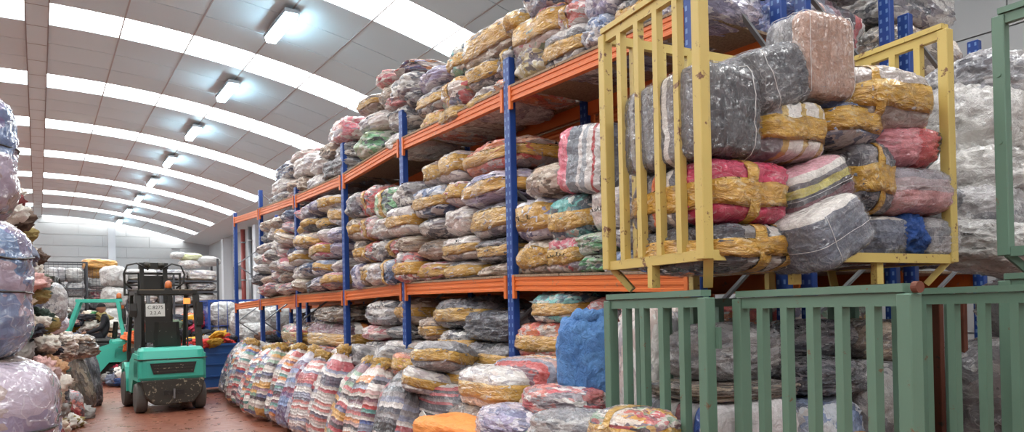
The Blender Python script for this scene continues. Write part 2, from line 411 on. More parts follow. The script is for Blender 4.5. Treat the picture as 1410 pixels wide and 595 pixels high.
# roof: ridge channel, arcs of panels, every fourth row translucent
ceil = struct(MB().bb(XC-WC/2, XC+WC/2, YN, YF, HR-.02, HR+.1).build('ceiling', MAT['channel']))
outer = MB()
def arc(a, side, dr=0.0):
    return (XC+side*(WC/2+(RA+dr)*math.sin(a)), HR-RA+(RA+dr)*math.cos(a))
NCOL = 6
for side in (-1, 1):                      # dark backing behind the joints, and the eave slab down to the wall
    pts = [arc(j*DP/2, side, .19) for j in range(2*NCOL+1)]
    for (x0, z0), (x1, z1) in zip(pts[:-1], pts[1:]):
        outer.add([(x0, YN, z0), (x1, YN, z1), (x1, YF+.2, z1), (x0, YF+.2, z0)], [(0, 1, 2, 3)])
outer.build('joint_backing', MAT['seam'], ceil)
for side in (-1, 1):
    x1, z1 = arc(NCOL*DP, side); xw = XR if side > 0 else XL
    b = MB(); b.prism([(0, 0), (0, .14), (1, -.05), (1, -.19)], (x1, YN, z1-.02), (x1, YF, z1-.02), (xw-x1, 0, 0), (0, 0, 1)); b.build('eave_slab', MAT['channel'], ceil)
def panel_mesh(a0, a1, side, thick=.14, g=.012, recess=0.0):
    ang = [a0+(a1-a0)*t for t in (.006, .5, .994)]; vs = []; L = PERIOD/4
    for t, dr in ((0, recess), (1, recess+thick)):
        for a in ang:
            x, z = arc(a, side, dr); vs += [(x, g, z), (x, L-g, z)]
    fs = []
    for k in (0, 2):
        fs += [(k, k+1, k+3, k+2), (6+k, 6+k+2, 6+k+3, 6+k+1), (k, k+2, k+8, k+6), (k+1, k+7, k+9, k+3)]
    fs += [(0, 6, 7, 1), (4, 5, 11, 10)]
    me = mesh_of('panel', vs, fs)
    bm = bmesh.new(); bm.from_mesh(me); bmesh.ops.recalc_face_normals(bm, faces=bm.faces); bm.to_mesh(me); bm.free()
    return me
cols = [(j, s) for s in (-1, 1) for j in range(NCOL)]
PM = {(j, s): panel_mesh(j*DP, (j+1)*DP, s) for j, s in cols}
SM = {(j, s): panel_mesh(j*DP, (j+1)*DP, s, .03, .004, .12) for j, s in cols}
rows_all = range(-6, 8*4+4)
far_opaque = MB(); npan = 0
def frame_y(rw): return Y0-PERIOD/4+rw*PERIOD/4          # near edge of the row; row 0 is a translucent one
rowlist = [rw for rw in range(-22, 33) if frame_y(rw) > YN-.6 and frame_y(rw) < YF-.2]
near_obj = 0
for rw in sorted(rowlist, key=lambda q: abs(frame_y(q)-18)):
    y = frame_y(rw); sky = rw % 4 == 0
    for j, s in cols:
        me = SM[j, s] if sky else PM[j, s]
        if sky: link('skylight_pane', me, MAT['skylight'], ceil, (0, y, 0))
        elif s > 0 and 0 <= y < 40 or (s < 0 and j < 2 and 15 < y < 40):
            link('roof_panel', me, MAT['roof'], ceil, (0, y, 0)); near_obj += 1
        else: far_opaque.add([v.co+Vector((0, y, 0)) for v in me.vertices], [tuple(p.vertices) for p in me.polygons])
fo = far_opaque.build('roof_panel_rows', MAT['roof'], ceil); fo['kind'] = 'stuff'
for s in (-1, 1):                          # ribs along the joints between the columns of panels
    for j in range(1, NCOL+1):
        x, z = arc(j*DP, s); MB().bb(x-.014, x+.014, YN, YF, z-.01, z+.16).build('roof_rib', MAT['rib'], ceil)
# cross joints of the ridge channel
for k in range(30):
    MB().bb(XC-WC/2+.01, XC+WC/2-.01, 12+k*1.2215, 12.012+k*1.2215, HR-.026, HR-.018).build('channel_joint', MAT['seam'], ceil)
for s in (-1, 1):
    MB().bb(XC+s*WC/2-.012, XC+s*WC/2+.012, YN, YF, HR-.03, HR+.03).build('channel_edge', MAT['seam'], ceil)
# row of batten lamps
lampA = MB().bb(-.14, .14, -.78, .78, .05, .13)
lampB = MB().prism([(-.12, .05), (.12, .05), (.09, -.04), (-.09, -.04)], (0, -.74, 0), (0, .74, 0), (1, 0, 0), (0, 0, 1))
for k in range(8):
    y = 14.5+k*PERIOD
    if y > YF-1: break
    rt = empty('batten_lamp', (4.12, y, 7.28)); 
    ph = {0: 'nearest and largest', 7: 'farthest visible'}.get(k, ORD[k]+' nearest')
    tag(rt, 'lit white tube lamp under the roof, %s of the row' % ph, 'ceiling lamp', 'roof tube lamps')
    lampA.build('housing', MAT['galv'], rt); lampB.build('diffuser', MAT['lamp'], rt)
    for yy in (-.5, .5): MB().bb(-.015, .015, yy-.015, yy+.015, .13, .24).build('bracket', MAT['galv'], rt)
# right wall pillars and pipes
for i, (x, yq) in enumerate(((9.35, 45.0), (9.35, 37.5), (9.35, 30.0), (9.35, 22.5), (9.35, 15), (9.35, 7.5))):
    struct(MB().bb(x-.25, x+.25, yq-.25, yq+.25, 0, 6.15).build('trim_%d' % (i+3), MAT['whitesteel'], bevel=.02))
pp = tag(empty('vertical_pipe', (9.2, 40.2, 0)), 'dark red vertical pipe running up the far right wall', 'pipe')
MB().tube([(0, 0, 0), (0, 0, 6.2)], .12, 10).build('pipe_run', MAT['redpipe'], pp, True)
for z in (1.5, 3.5, 5.5): MB().lathe([(.15, -.04), (.15, .04)], (0, 0, z), n=10).build('clamp', MAT['galv'], pp)
pp = tag(empty('vertical_pipe', (9.25, 38.9, 0)), 'grey vertical pipe beside the red pipe on the right wall', 'pipe')
MB().tube([(0, 0, 0), (0, 0, 6.2)], .1, 10).build('pipe_run', MAT['galv'], pp, True)
for z in (1.5, 3.5, 5.5): MB().lathe([(.13, -.04), (.13, .04)], (0, 0, z), n=10).build('clamp', MAT['whitesteel'], pp)
bd = hit(328, 382, X=9.55)
nb = tag(empty('notice_board', (9.55, bd.y, bd.z-.65)), 'dark grey framed notice board on the right wall behind the empty rack bay', 'board')
MB().bb(-.04, .04, -1.0, 1.0, 0, 1.3).build('frame', MAT['black'], nb)
MB().bb(-.05, -.04, -.93, .93, .07, 1.23).build('sheet', MAT['darkglass'], nb)

# ------------------------------------------------------------------ pallet racks
RX0, RX1 = 3.6, 4.56
PY = [3.32, 5.54, 7.84, 9.82, 12.06, 14.40, 16.57]
UT = [3.56, 3.61, 3.63, 3.54, 3.57, 3.65, 3.74]      # top of the upper beam at each post
LT = [1.82, 1.90, 1.93, 1.91, 1.92, 1.90, 1.86]
def beam(root, p, q, face, mat):                      # ribbed box beam, ribs on the aisle side
    h = .125; s = face
    prof = [(0, 0), (0, -.028), (s*.008, -.034), (s*.008, -.052), (0, -.058), (0, -.076), (s*.008, -.082), (s*.008, -.098), (0, -.104), (0, -h), (s*.05, -h), (s*.05, 0)]
    b = MB().prism(prof, p, q, (1, 0, 0), (0, 0, 1)).build('beam', mat, root)
    for e in (Vector(p), Vector(q)):
        d = (Vector(q)-Vector(p)).normalized()*(.02 if e == Vector(p) else -.02)
        c = e+d; MB().box((c.x+s*.005, c.y, c.z-.09), (.03, .035, .21)).build('connector', mat, b)
    return b
def frame(root, y, x0, x1, top, brace=True):
    for x in (x0, x1):
        po = MB().box((0, 0, top/2), (.07, .1, top)).build('post', MAT['post'], root, loc=(x, y, 0), bevel=.006)
        MB().bb(-.07, .07, -.08, .08, 0, .012).build('base_plate', MAT['galv'], po)
    z = .25; k = 0
    while brace and z+.6 < top:
        a, b_ = (x0+.03, x1-.03) if k % 2 == 0 else (x1-.03, x0+.03)
        MB().bar((a, y, z), (b_, y, z+.6), .035, .02).build('brace', MAT['galv'], root); z += .62; k += 1
rack = tag(empty('pallet_rack', (0, 0, 0)), 'long blue and orange pallet rack along the aisle, loaded with clothing bales', 'rack')
tops = [4.7, 3.9, 3.98, 4.0, 3.72, 4.02, 3.85]
for y, tp in zip(PY, tops): frame(rack, y, RX0+.035, RX1-.035, tp)
for k in range(6):
    for Zs in (UT, LT):
        a, b_ = PY[k]+.05, PY[k+1]-.05
        beam(rack, (RX0-.004, a, Zs[k]), (RX0-.004, b_, Zs[k+1]), 1, MAT['orange'])
        beam(rack, (RX1+.004, a, Zs[k]), (RX1+.004, b_, Zs[k+1]), -1, MAT['orange'])
        if k < 5:
            for q in range(3):                         # three chipboard decks per bay
                f0, f1 = q/3+.003, (q+1)/3-.003
                ya, yb = a+(b_-a)*f0, a+(b_-a)*f1; za, zb = Zs[k]+(Zs[k+1]-Zs[k])*f0, Zs[k]+(Zs[k+1]-Zs[k])*f1
                MB().prism([(0, 0), (.98, 0), (.98, .02), (0, .02)], (RX0-.012, ya, za+.001), (RX0-.012, yb, zb+.001), (1, 0, 0), (0, 0, 1)).build('deck_board', MAT['deck'], rack)
def back_rack(x0, x1, top, label, nb):
    r_ = tag(empty('pallet_rack', (0, 0, 0)), label, 'rack')
    for k in range(nb+1): frame(r_, PY[k], x0+.035, x1-.035, top if k else top)
    for k in range(nb):
        for Z in (3.56, 1.85):
            a, b_ = PY[k]+.05, PY[k+1]-.05
            beam(r_, (x0-.004, a, Z), (x0-.004, b_, Z), 1, MAT['orange']); beam(r_, (x1+.004, a, Z), (x1+.004, b_, Z), -1, MAT['orange'])
            MB().bb(x0-.01, x1+.01, a, b_, Z+.001, Z+.021).build('deck_board', MAT['deck'], r_)
    return r_
back_rack(4.78, 5.98, 4.75, 'second blue pallet rack standing right behind the aisle rack', 6)
back_rack(6.2, 7.48, 4.05, 'third blue pallet rack, nearest the right wall, behind the yellow crate', 1)

# ------------------------------------------------------------------ bales
def cube_dirs(k):
    vs = []; idx = {}; fs = []
    def vid(p):
        key = tuple(round(c, 5) for c in p)
        if key not in idx: idx[key] = len(vs); vs.append(Vector(p))
        return idx[key]
    for ax in range(3):
        for sg in (-1, 1):
            for i in range(k):
                for j in range(k):
                    q = []
                    for di, dj in ((0, 0), (1, 0), (1, 1), (0, 1)):
                        a = math.tan((2*(i+di)/k-1)*math.pi/4); b = math.tan((2*(j+dj)/k-1)*math.pi/4)
                        p = [0, 0, 0]; p[ax] = sg; p[(ax+1) % 3] = a; p[(ax+2) % 3] = b; q.append(vid(p))
                    fs.append(tuple(q) if sg > 0 else tuple(q[::-1]))
    return vs, fs
CD = {k: cube_dirs(k) for k in (8, 12, 16, 20, 24)}
def surf(d, p, seed, amp, fine=1.0):
    m = max(abs(d.x), abs(d.y), abs(d.z)); a, b, c = abs(d.x), abs(d.y), abs(d.z)
    r = (a**p+b**p+c**p)**(-1/p)
    q = d*r
    o = Vector((seed*7.3, seed*3.1, seed*5.7))
    n1 = noise.noise(q*1.1+o); n2 = noise.noise(q*2.7+o*1.7); n3 = abs(noise.noise(Vector((q.x*4.2, q.y*4.2, q.z*6.5))+o))
    n4 = abs(noise.noise(q*9.5+o*.6))
    f = 1+amp*(.55*n1+.42*n2-.75*(n3-.2)*fine-.4*fine*(n4-.2))
    return q*f*.5
def bale_mesh(seed, p, amp, k=16, fine=1.0, fn=None):
    vs, fs = CD[k]
    pts = [surf(v, p, seed, amp, fine) for v in vs]
    if fn: pts = [fn(q) for q in pts]
    return mesh_of('bale', pts, fs, True)
def band_mesh(seed, p, amp, axis, c0, hw, fine=1.0, fn=None, off=1.022, n=48, m=5, a0=0, a1=2*math.pi):
    """tape wound round the bale about one axis; c0 and hw in unit directions"""
    vs = []; fs = []
    for i in range(n+1):
        a = a0+(a1-a0)*i/n
        for j in range(m):
            t = c0+hw*(2*j/(m-1)-1)*(1+.3*noise.noise(Vector((a*2.2, seed*3.3, j*.2))))+.08*noise.noise(Vector((math.cos(a)*1.3, math.sin(a)*1.3, seed)))
            d = [0, 0, 0]; d[axis] = t; ca, sa = math.cos(a), math.sin(a); mm = max(abs(ca), abs(sa))
            d[(axis+1) % 3] = ca/mm; d[(axis+2) % 3] = sa/mm
            q = surf(Vector(d), p, seed, amp, fine*.5)*off
            vs.append(fn(q) if fn else q)
    for i in range(n):
        for j in range(m-1): fs.append((i*m+j, (i+1)*m+j, (i+1)*m+j+1, i*m+j+1))
    b = len(vs); inner = [v*.985 for v in vs]; vs += inner
    for i in range(n):
        fs.append((i*m, b+i*m, b+(i+1)*m, (i+1)*m)); fs.append((i*m+m-1, (i+1)*m+m-1, b+(i+1)*m+m-1, b+i*m+m-1))
    return mesh_of('tape_band', vs, fs, True)
LIB = []
for sd in range(9):
    p, am = (3.4, .17) if sd < 5 else (4.6, .13)
    LIB.append(dict(body=bale_mesh(sd+1, p, am), h=band_mesh(sd+1, p, am, 2, -.1, .36), v=band_mesh(sd+1, p, am, 1, .1, .17), hw=band_mesh(sd+1, p, am, 2, .05, .55)))
ROLL_ = []
for sd in range(5):
    ROLL_.append(dict(body=bale_mesh(sd+31, 2.5, .15), h=band_mesh(sd+31, 2.5, .15, 0, .2, .3), v=band_mesh(sd+31, 2.5, .15, 1, .1, .2), hw=band_mesh(sd+31, 2.5, .15, 2, 0, .5)))
HERO = {}
def hero_lib(seed, p, am, k=24):
    key = (seed, p, am)
    if key not in HERO:
        HERO[key] = dict(body=bale_mesh(seed, p, am, k), h=band_mesh(seed, p, am, 2, -.08, .38), v=band_mesh(seed, p, am, 1, .1, .12), hw=band_mesh(seed, p, am, 2, .02, .55), x=band_mesh(seed, p, am, 0, -.45, .3), v2=band_mesh(seed, p, am, 1, -.45, .09), v3=band_mesh(seed, p, am, 1, .55, .09))
    return HERO[key]
def bale(name, lib, mat, loc, dims, rot=(0, 0, 0), bands='', label=None, cat='bale', group=None):
    o = link(name, lib['body'], mat, None, loc, rot, dims)
    for b in bands.split():
        link('tape_band', lib[b], MAT['tape'], o)
    if label: tag(o, label, cat, group)
    return o
LOOK = {'greymix': 'grey', 'white': 'off-white', 'pinkwhite': 'pink and white', 'beige': 'beige', 'dark': 'dark charcoal', 'green': 'green and white', 'teal': 'teal', 'red': 'red and white', 'orange': 'orange-red', 'lavender': 'lavender', 'blue': 'pale blue', 'cream': 'cream', 'bright': 'multicoloured', 'multi': 'multicoloured', 'brown': 'brown', 'stripe_bright': 'bright striped', 'stripe_red': 'red striped', 'slice_dark': 'dark striped', 'slice_redwhite': 'red-black striped', 'redwhite': 'red and white', 'stripe_dark': 'dark layered', 'purple': 'purple', 'greysack': 'clear grey', 'stripe_multi': 'layered multicoloured', 'stripe_purple': 'purple'}
rng = random.Random(11)
SHELF = []     # (level, bay, object, look, has tape)
def shelf_box(level, bay, x0, y0, x1, y1, st, bands='', X=3.545, depth=.9, rx=0, lib=None, hero=False):
    """one bale standing on the rack: its aisle-side end spans these points of the rack's front plane"""
    xm, ym = (x0+x1)/2, (y0+y1)/2
    if level == 'middle' and bay == 2: X -= .1                # these bulge over the beam
    ya, yb = hit(x1, ym, X=X).y, hit(x0, ym, X=X).y
    za, zb = hit(xm, y1, X=X).z, hit(xm, y0, X=X).z
    seed = len(SHELF)
    l = lib or (LIB[seed*5 % 9] if rng.random() < .8 else ROLL_[seed % 5])
    dims = (depth*rng.uniform(.93, 1.0), (yb-ya)*1.06, (zb-za)*1.07)
    o = bale('clothing_bale', l, BM[st], (X+.03+depth/2+rng.uniform(-.03, .04), (ya+yb)/2, (za+zb)/2), dims, (rx, rng.uniform(-.04, .04), rng.uniform(-.05, .05)), bands)
    SHELF.append((level, bay, o, st, bool(bands))); return o
T, Mi, Bo = 'top', 'middle', 'bottom'
for a in [
 # first bay, top
 (T,0,692,54,731,107,'cream',''),(T,0,733,36,788,91,'greymix','h'),(T,0,786,20,828,70,'blue',''),(T,0,690,12,752,68,'multi','hw'),
 (T,0,750,-8,790,38,'redwhite','v'),(T,0,790,-30,830,22,'lavender',''),(T,0,703,-48,752,14,'blue',''),(T,0,829,-10,880,46,'greymix','h'),(T,0,882,-40,942,20,'lavender',''),
 (T,0,831,-70,880,-10,'multi','h'),(T,0,752,-62,792,-8,'pinkwhite',''),
 # second bay, top
 (T,1,564,152,597,185,'orange','hw'),(T,1,560,120,596,154,'greymix','h'),(T,1,595,105,630,150,'multi','v'),(T,1,597,146,628,172,'beige','hw'),
 (T,1,629,116,673,156,'white','h'),(T,1,671,102,695,134,'orange',''),(T,1,628,80,670,117,'greymix','hw'),(T,1,670,58,696,104,'greymix','v'),
 (T,1,622,30,690,80,'beige','hw'),(T,1,597,58,632,103,'teal','h'),(T,1,680,6,706,54,'cream','hw'),(T,1,560,92,596,122,'lavender',''),
 # third bay, top
 (T,2,516,178,551,212,'white',''),(T,2,479,181,513,216,'green',''),(T,2,482,151,521,182,'white',''),(T,2,522,146,550,178,'greymix',''),
 (T,2,524,128,545,148,'pinkwhite',''),(T,2,484,132,508,152,'beige','h'),(T,2,507,117,530,147,'beige',''),(T,2,532,100,558,132,'greymix',''),
 (T,2,545,112,560,148,'greymix',''),(T,2,511,99,532,118,'pinkwhite',''),(T,2,530,84,560,101,'bright',''),
 # fourth bay, top
 (T,3,437,217,468,246,'dark',''),(T,3,409,238,438,266,'white',''),(T,3,418,214,440,239,'white',''),(T,3,431,197,452,217,'beige',''),
 (T,3,440,164,474,198,'pinkwhite',''),(T,3,453,196,470,218,'greymix',''),
 # fifth bay, top
 (T,4,367,224,396,248,'blue',''),(T,4,365,246,386,268,'white',''),(T,4,385,246,402,266,'beige',''),(T,4,396,214,420,243,'white',''),
 (T,4,385,205,414,224,'pinkwhite',''),(T,4,387,262,405,277,'pinkwhite',''),(T,4,361,266,386,284,'greymix',''),(T,4,401,242,411,263,'beige',''),
 # first bay, middle
 (Mi,0,705,220,768,271,'beige','h'),(Mi,0,694,268,741,332,'lavender','hw'),(Mi,0,741,264,792,330,'teal','h'),
 (Mi,0,701,331,738,382,'beige','hw'),(Mi,0,737,326,784,380,'pinkwhite','h'),(Mi,0,783,316,818,350,'green',''),(Mi,0,783,348,818,379,'green',''),
 (Mi,0,798,255,838,316,'white',''),(Mi,0,818,306,850,345,'white',''),(Mi,0,819,344,848,380,'blue',''),(Mi,0,851,300,905,378,'dark',''),(Mi,0,840,220,900,298,'greymix',''),
 # second bay, middle
 (Mi,1,616,194,698,236,'orange','h'),(Mi,1,590,208,617,250,'white','hw'),(Mi,1,572,221,591,257,'beige','hw'),(Mi,1,624,236,696,281,'lavender','h'),
 (Mi,1,561,256,598,296,'blue','h'),(Mi,1,597,250,625,284,'pinkwhite','hw'),(Mi,1,562,295,600,329,'greymix','h'),(Mi,1,599,284,634,324,'white',''),(Mi,1,633,281,694,326,'greymix','hw'),
 (Mi,1,561,328,597,359,'beige','h'),(Mi,1,596,324,638,356,'white','h'),(Mi,1,637,326,694,362,'dark','h'),
 (Mi,1,561,359,596,389,'pinkwhite','hw'),(Mi,1,594,356,639,389,'greymix','hw'),(Mi,1,637,361,697,385,'beige','h'),
 # third bay, middle
 (Mi,2,474,266,486,300,'greymix',''),(Mi,2,483,254,505,297,'red','v'),(Mi,2,503,257,531,299,'green','v'),(Mi,2,530,250,552,287,'greymix',''),
 (Mi,2,474,299,485,329,'beige','h'),(Mi,2,483,296,503,330,'pinkwhite','v'),(Mi,2,501,299,526,330,'white',''),(Mi,2,525,286,552,325,'white','h'),
 (Mi,2,476,329,487,362,'beige','h'),(Mi,2,485,330,503,362,'red','v'),(Mi,2,502,330,521,360,'greymix',''),(Mi,2,520,325,538,358,'red','v'),(Mi,2,537,324,553,347,'beige',''),
 (Mi,2,477,362,487,398,'lavender',''),(Mi,2,486,362,498,396,'beige','h'),(Mi,2,497,361,515,395,'white',''),(Mi,2,514,357,534,393,'blue','v'),(Mi,2,533,346,554,390,'red','h'),
 # bottom level
 (Bo,0,722,402,781,446,'teal','h'),(Bo,0,781,408,832,455,'red','h'),(Bo,0,697,445,768,500,'orange','h'),(Bo,0,835,410,884,470,'pinkwhite',''),(Bo,0,886,416,940,466,'orange',''),(Bo,0,770,455,830,505,'multi',''),
 (Bo,1,583,410,642,455,'dark','h'),(Bo,1,626,428,694,470,'slice_dark',''),(Bo,1,588,456,634,494,'greymix','h'),(Bo,1,624,470,693,514,'dark','h'),(Bo,1,564,435,590,470,'beige','h'),
 (Bo,2,494,415,534,449,'greymix',''),(Bo,2,536,412,554,449,'beige','h'),(Bo,2,514,448,553,470,'greymix',''),(Bo,2,482,446,514,470,'pinkwhite',''),(Bo,2,484,470,520,492,'greymix','h'),(Bo,2,520,470,556,494,'white','h'),
 (Bo,3,418,421,470,443,'brown',''),(Bo,3,414,444,470,486,'slice_redwhite','h'),
 (Bo,4,372,446,407,480,'multi','h'),
]: shelf_box(*a)
# the leaning striped bale that sticks out over the first bay
o = shelf_box(Mi, 0, 757, 170, 822, 262, 'slice_redwhite', '', X=3.50, rx=R(9), lib=hero_lib(61, 6, .08))
BM['pinkgrey'] = bundle('pink_grey_striped_coats', PAL['dark'], 'ramp', ramp=[(0, H('#41434d')), (.12, H('#d6d2d2')), (.2, H('#b5484c')), (.24, H('#dcd8d6')), (.34, H('#9aa0a8')), (.44, H('#d6d2d2')), (.5, H('#737a86')), (.7, H('#d9657c'))], axis=1, film=.15)
o.material_slots[0].material = BM['pinkgrey']; SHELF[-1] = (Mi, 0, o, 'pinkgrey', False); LOOK['pinkgrey'] = 'tilted pink and grey striped'
# fourth and fifth bays, middle: small round bundles in close layers
st_far = ['white', 'greymix', 'beige', 'pinkwhite', 'white', 'white', 'lavender', 'greymix', 'beige', 'blue', 'dark', 'pinkwhite']
for bay, nl, nc in ((3, 6, 4), (4, 7, 4)):
    y0, y1 = PY[bay]+.08, PY[bay+1]-.08; zd = LT[bay]+.03; top = UT[bay]-.22
    for l in range(nl):
        hgt = (top-zd)/nl; n = nc+(l % 2)
        for c_ in range(n):
            wd = (y1-y0)/n; yy = y0+(c_+.5)*wd; zz = zd+(l+.5)*hgt
            st = rng.choice(st_far); tp = 'hw' if rng.random() < (.45 if bay == 3 else .12) else ''
            if bay == 3 and tp == '' and rng.random() < .3: tp = 'h'
            lb = ROLL_[rng.randrange(5)] if rng.random() < .7 else LIB[rng.randrange(9)]
            ob = bale('clothing_bale', lb, BM[st], (3.6+.36+rng.uniform(-.12, .08), yy, zz), (.92, wd*1.02, hgt*rng.uniform(1.02, 1.18)), (rng.uniform(-.25, .25), rng.uniform(-.06, .12), rng.uniform(-.16, .16)), tp)
            SHELF.append((Mi, bay, ob, st, bool(tp)))
# second layer of depth: bales on the racks behind, seen over and between the front ones
for lev, zd, dz, nl in ((Mi, 1.88, .48, 3), (T, 3.59, .5, 2), (Bo, .0, .55, 3)):
    for bay in range(6):
        if bay > 2 and lev == T: continue
        y0, y1 = PY[bay]+.08, PY[bay+1]-.08
        for l in range(nl):
            for c_ in range(3):
                wd = (y1-y0)/3; st = rng.choice(['dark', 'brown', 'greymix', 'multi', 'dark'])
                if lev == T and bay == 0 and c_ == 0: st = ('slice_redwhite', 'dark')[l]
                ob = bale('clothing_bale', LIB[rng.randrange(9)], BM[st], (5.36, y0+(c_+.5)*wd, zd+(l+.5)*dz), (1.1, wd*.99, dz*1.0), (0, 0, rng.uniform(-.04, .04)))
                ob['row'] = 'back'; SHELF.append(('back '+lev, bay, ob, st, False))
for (yy, zz, dy, dz, st, tp) in ((3.72, 3.86, .66, .5, 'beige', ''), (4.4, 3.86, .66, .5, 'multi', ''), (3.72, 4.33, .6, .42, 'greymix', ''), (5.0, 3.84, .5, .48, 'greymix', ''), (3.74, 2.2, .66, .6, 'multi', ''), (4.4, 2.2, .6, .6, 'greymix', ''), (3.74, 2.8, .66, .55, 'lavender', ''), (3.74, 3.26, .6, .36, 'pinkwhite', '')):
    ob = bale('clothing_bale', LIB[rng.randrange(9)], BM[st], (6.85, yy, zz), (1.2, dy, dz), (0, 0, rng.uniform(-.08, .08)), tp); SHELF.append(('third '+('top' if zz > 3.5 else 'middle'), 0, ob, st, False))
# labels: shelf, bay, row from the deck, place in the row
from collections import defaultdict
grp = defaultdict(list)
for lev, bay, ob, st, tp in SHELF: grp[lev, bay].append((ob, st, tp))
BAYN = ['nearest', 'second', 'third', 'fourth', 'fifth', 'sixth']
for (lev, bay), lst in grp.items():
    lst.sort(key=lambda q: q[0].location.z); rows = []
    for it in lst:
        if rows and it[0].location.z-rows[-1][0][0].location.z < .17: rows[-1].append(it)
        else: rows.append([it])
    for ri, row in enumerate(rows):
        row.sort(key=lambda q: q[0].location.y)
        for ci, (ob, st, tp) in enumerate(row):
            word = LOOK.get(st, st)+(' ochre-taped' if tp else ' plastic-wrapped')
            rk = 'back rack' if lev.startswith('back') else 'third rack' if lev.startswith('third') else 'aisle rack'
            lv = lev.split()[-1]
            ob['label'] = '%s bale, %s from right, %s row, %s bay, %s shelf' % (word, ORD[ci], 'lowest' if ri == 0 else ORD[ri], BAYN[bay], lv)
            if rk != 'aisle rack': ob['label'] = ob['label'].replace('plastic-', '')+', '+rk
            ob['category'] = 'bale'; ob['group'] = 'bales on the %s shelf, %s bay, %s' % (lv, BAYN[bay], rk)

# marker scrawl on the ends of some bales of the nearest bay
def scrawl(o, seed, p, am, strokes, r=.006):
    for st_ in strokes:
        pts = [surf(Vector((-1, -y_, z_)), p, seed, am, .5)*1.035 for y_, z_ in st_]
        MB().tube([Vector(q_) for q_ in pts], r*1.6, 5).build('marker_writing', MAT['black'], o)
def cursive(n, y0, dy, z0, hz_, seed):                      # one running handwritten line of loops
    rg = random.Random(seed); pts = []
    for i in range(n):
        h = hz_*rg.choice((.5, .6, 1.0)); w_ = dy*rg.uniform(.7, 1.1)
        for a in range(8):
            t_ = a/8*6.283; pts.append((y0+i*dy+dy*a/8+w_*.3*math.sin(t_), z0+h*.5*(1-math.cos(t_))))
    return [pts]
bodies = {l_['body'].name: (i+1, 3.4 if i < 5 else 4.6, .17 if i < 5 else .13) for i, l_ in enumerate(LIB)}
for lev, bay, ob, st, tp in SHELF:
    if lev == Mi and bay == 0 and ob.data.name in bodies and st in ('white', 'blue', 'pinkwhite', 'lavender'):
        sd_ = bodies[ob.data.name]
        scrawl(ob, *sd_, cursive(6 if st != 'lavender' else 2, -.6, .18 if st != 'lavender' else .5, -.1, .2 if st != 'lavender' else .4, len(st)+sd_[0]), .0028)

# ------------------------------------------------------------------ steel crates
def crate(name, org, rz, wd, dp, z0, h, mat, label, nb_side=4, nb_back=8, back=True, left=True, right=True, legs=.12, mid=False, ts=.05, group='slatted steel crates'):
    """box crate, origin at its front-left corner; x along the front, y into the depth"""
    r_ = tag(empty(name, (org[0], org[1], z0), rz), label, 'crate', group)
    zb, zt = legs, h
    for (x, y) in ((0, 0), (wd, 0), (0, dp), (wd, dp)):
        MB().bb(x-ts*.6, x+ts*.6, y-ts*.6, y+ts*.6, zb, zt).build('corner_post', mat, r_, bevel=.004)
    if legs > .02:
        for (x, y, sx, sy) in ((0, 0, 1, 1), (wd, 0, -1, 1), (0, dp, 1, -1), (wd, dp, -1, -1)):
            MB().bar((x+.02*sx, y+.0*sy, zb+.01), (x+.09*sx, y+.09*sy, .0), .045, .035).build('leg', mat, r_)
        for x in (.33*wd, .67*wd):
            for y in (.02, dp-.02): MB().bb(x-.025, x+.025, y-.02, y+.02, 0, zb).build('leg', mat, r_)
        MB().bb(-.02, .03, dp*.5-.02, dp*.5+.02, 0, zb).build('leg', mat, r_)
    def side(p, q, n, nm):
        p, q = Vector(p), Vector(q)
        for z, hh in ((zt-.02, .05), (zb+.02, .05)): MB().bar(p+Vector((0, 0, z)), q+Vector((0, 0, z)), .035, hh).build('rail', mat, r_)
        if nm: MB().bar(p+Vector((0, 0, zt+.022)), q+Vector((0, 0, zt+.022)), .06, .03).build('top_rail', mat, r_)
        for i in range(n):
            c = p+(q-p)*((i+1)/(n+1)); MB().bb(c.x-.02, c.x+.02, c.y-.02, c.y+.02, zb+.04, zt-.04).build('bar', mat, r_)
    if left: side((0, 0, 0), (0, dp, 0), nb_side, True)
    if right: side((wd, 0, 0), (wd, dp, 0), nb_side, True)
    if back: side((0, dp, 0), (wd, dp, 0), nb_back, False)
    MB().bar((0, 0, zb+.02), (wd, 0, zb+.02), .04, .05).build('front_sill', mat, r_)
    n = max(4, int(wd/.2))
    for i in range(n):                       # floor boards
        MB().bb(wd*i/n+.006, wd*(i+1)/n-.006, .02, dp-.02, zb+.0, zb+.03).build('floor_board', MAT['rust'], r_)
    return r_
CRZ = R(-8); F0 = Vector((2.63, 2.36, 0))
yc = crate('steel_crate', F0, CRZ, 1.78, .82, 1.70, 1.46, MAT['yellow'], 'chipped yellow slatted steel crate stacked high, stuffed with bales')
gc1 = crate('steel_crate', F0, CRZ, 1.78, .82, 0, 1.64, MAT['green'], 'green slatted steel crate directly under the yellow crate', legs=.1)
gc2 = crate('steel_crate', (2.61, 1.40, 0), R(-12), 1.02, .92, 0, 1.63, MAT['green'], 'nearest green slatted steel crate in the lower right foreground', nb_side=5, nb_back=4, legs=.1, back=False)
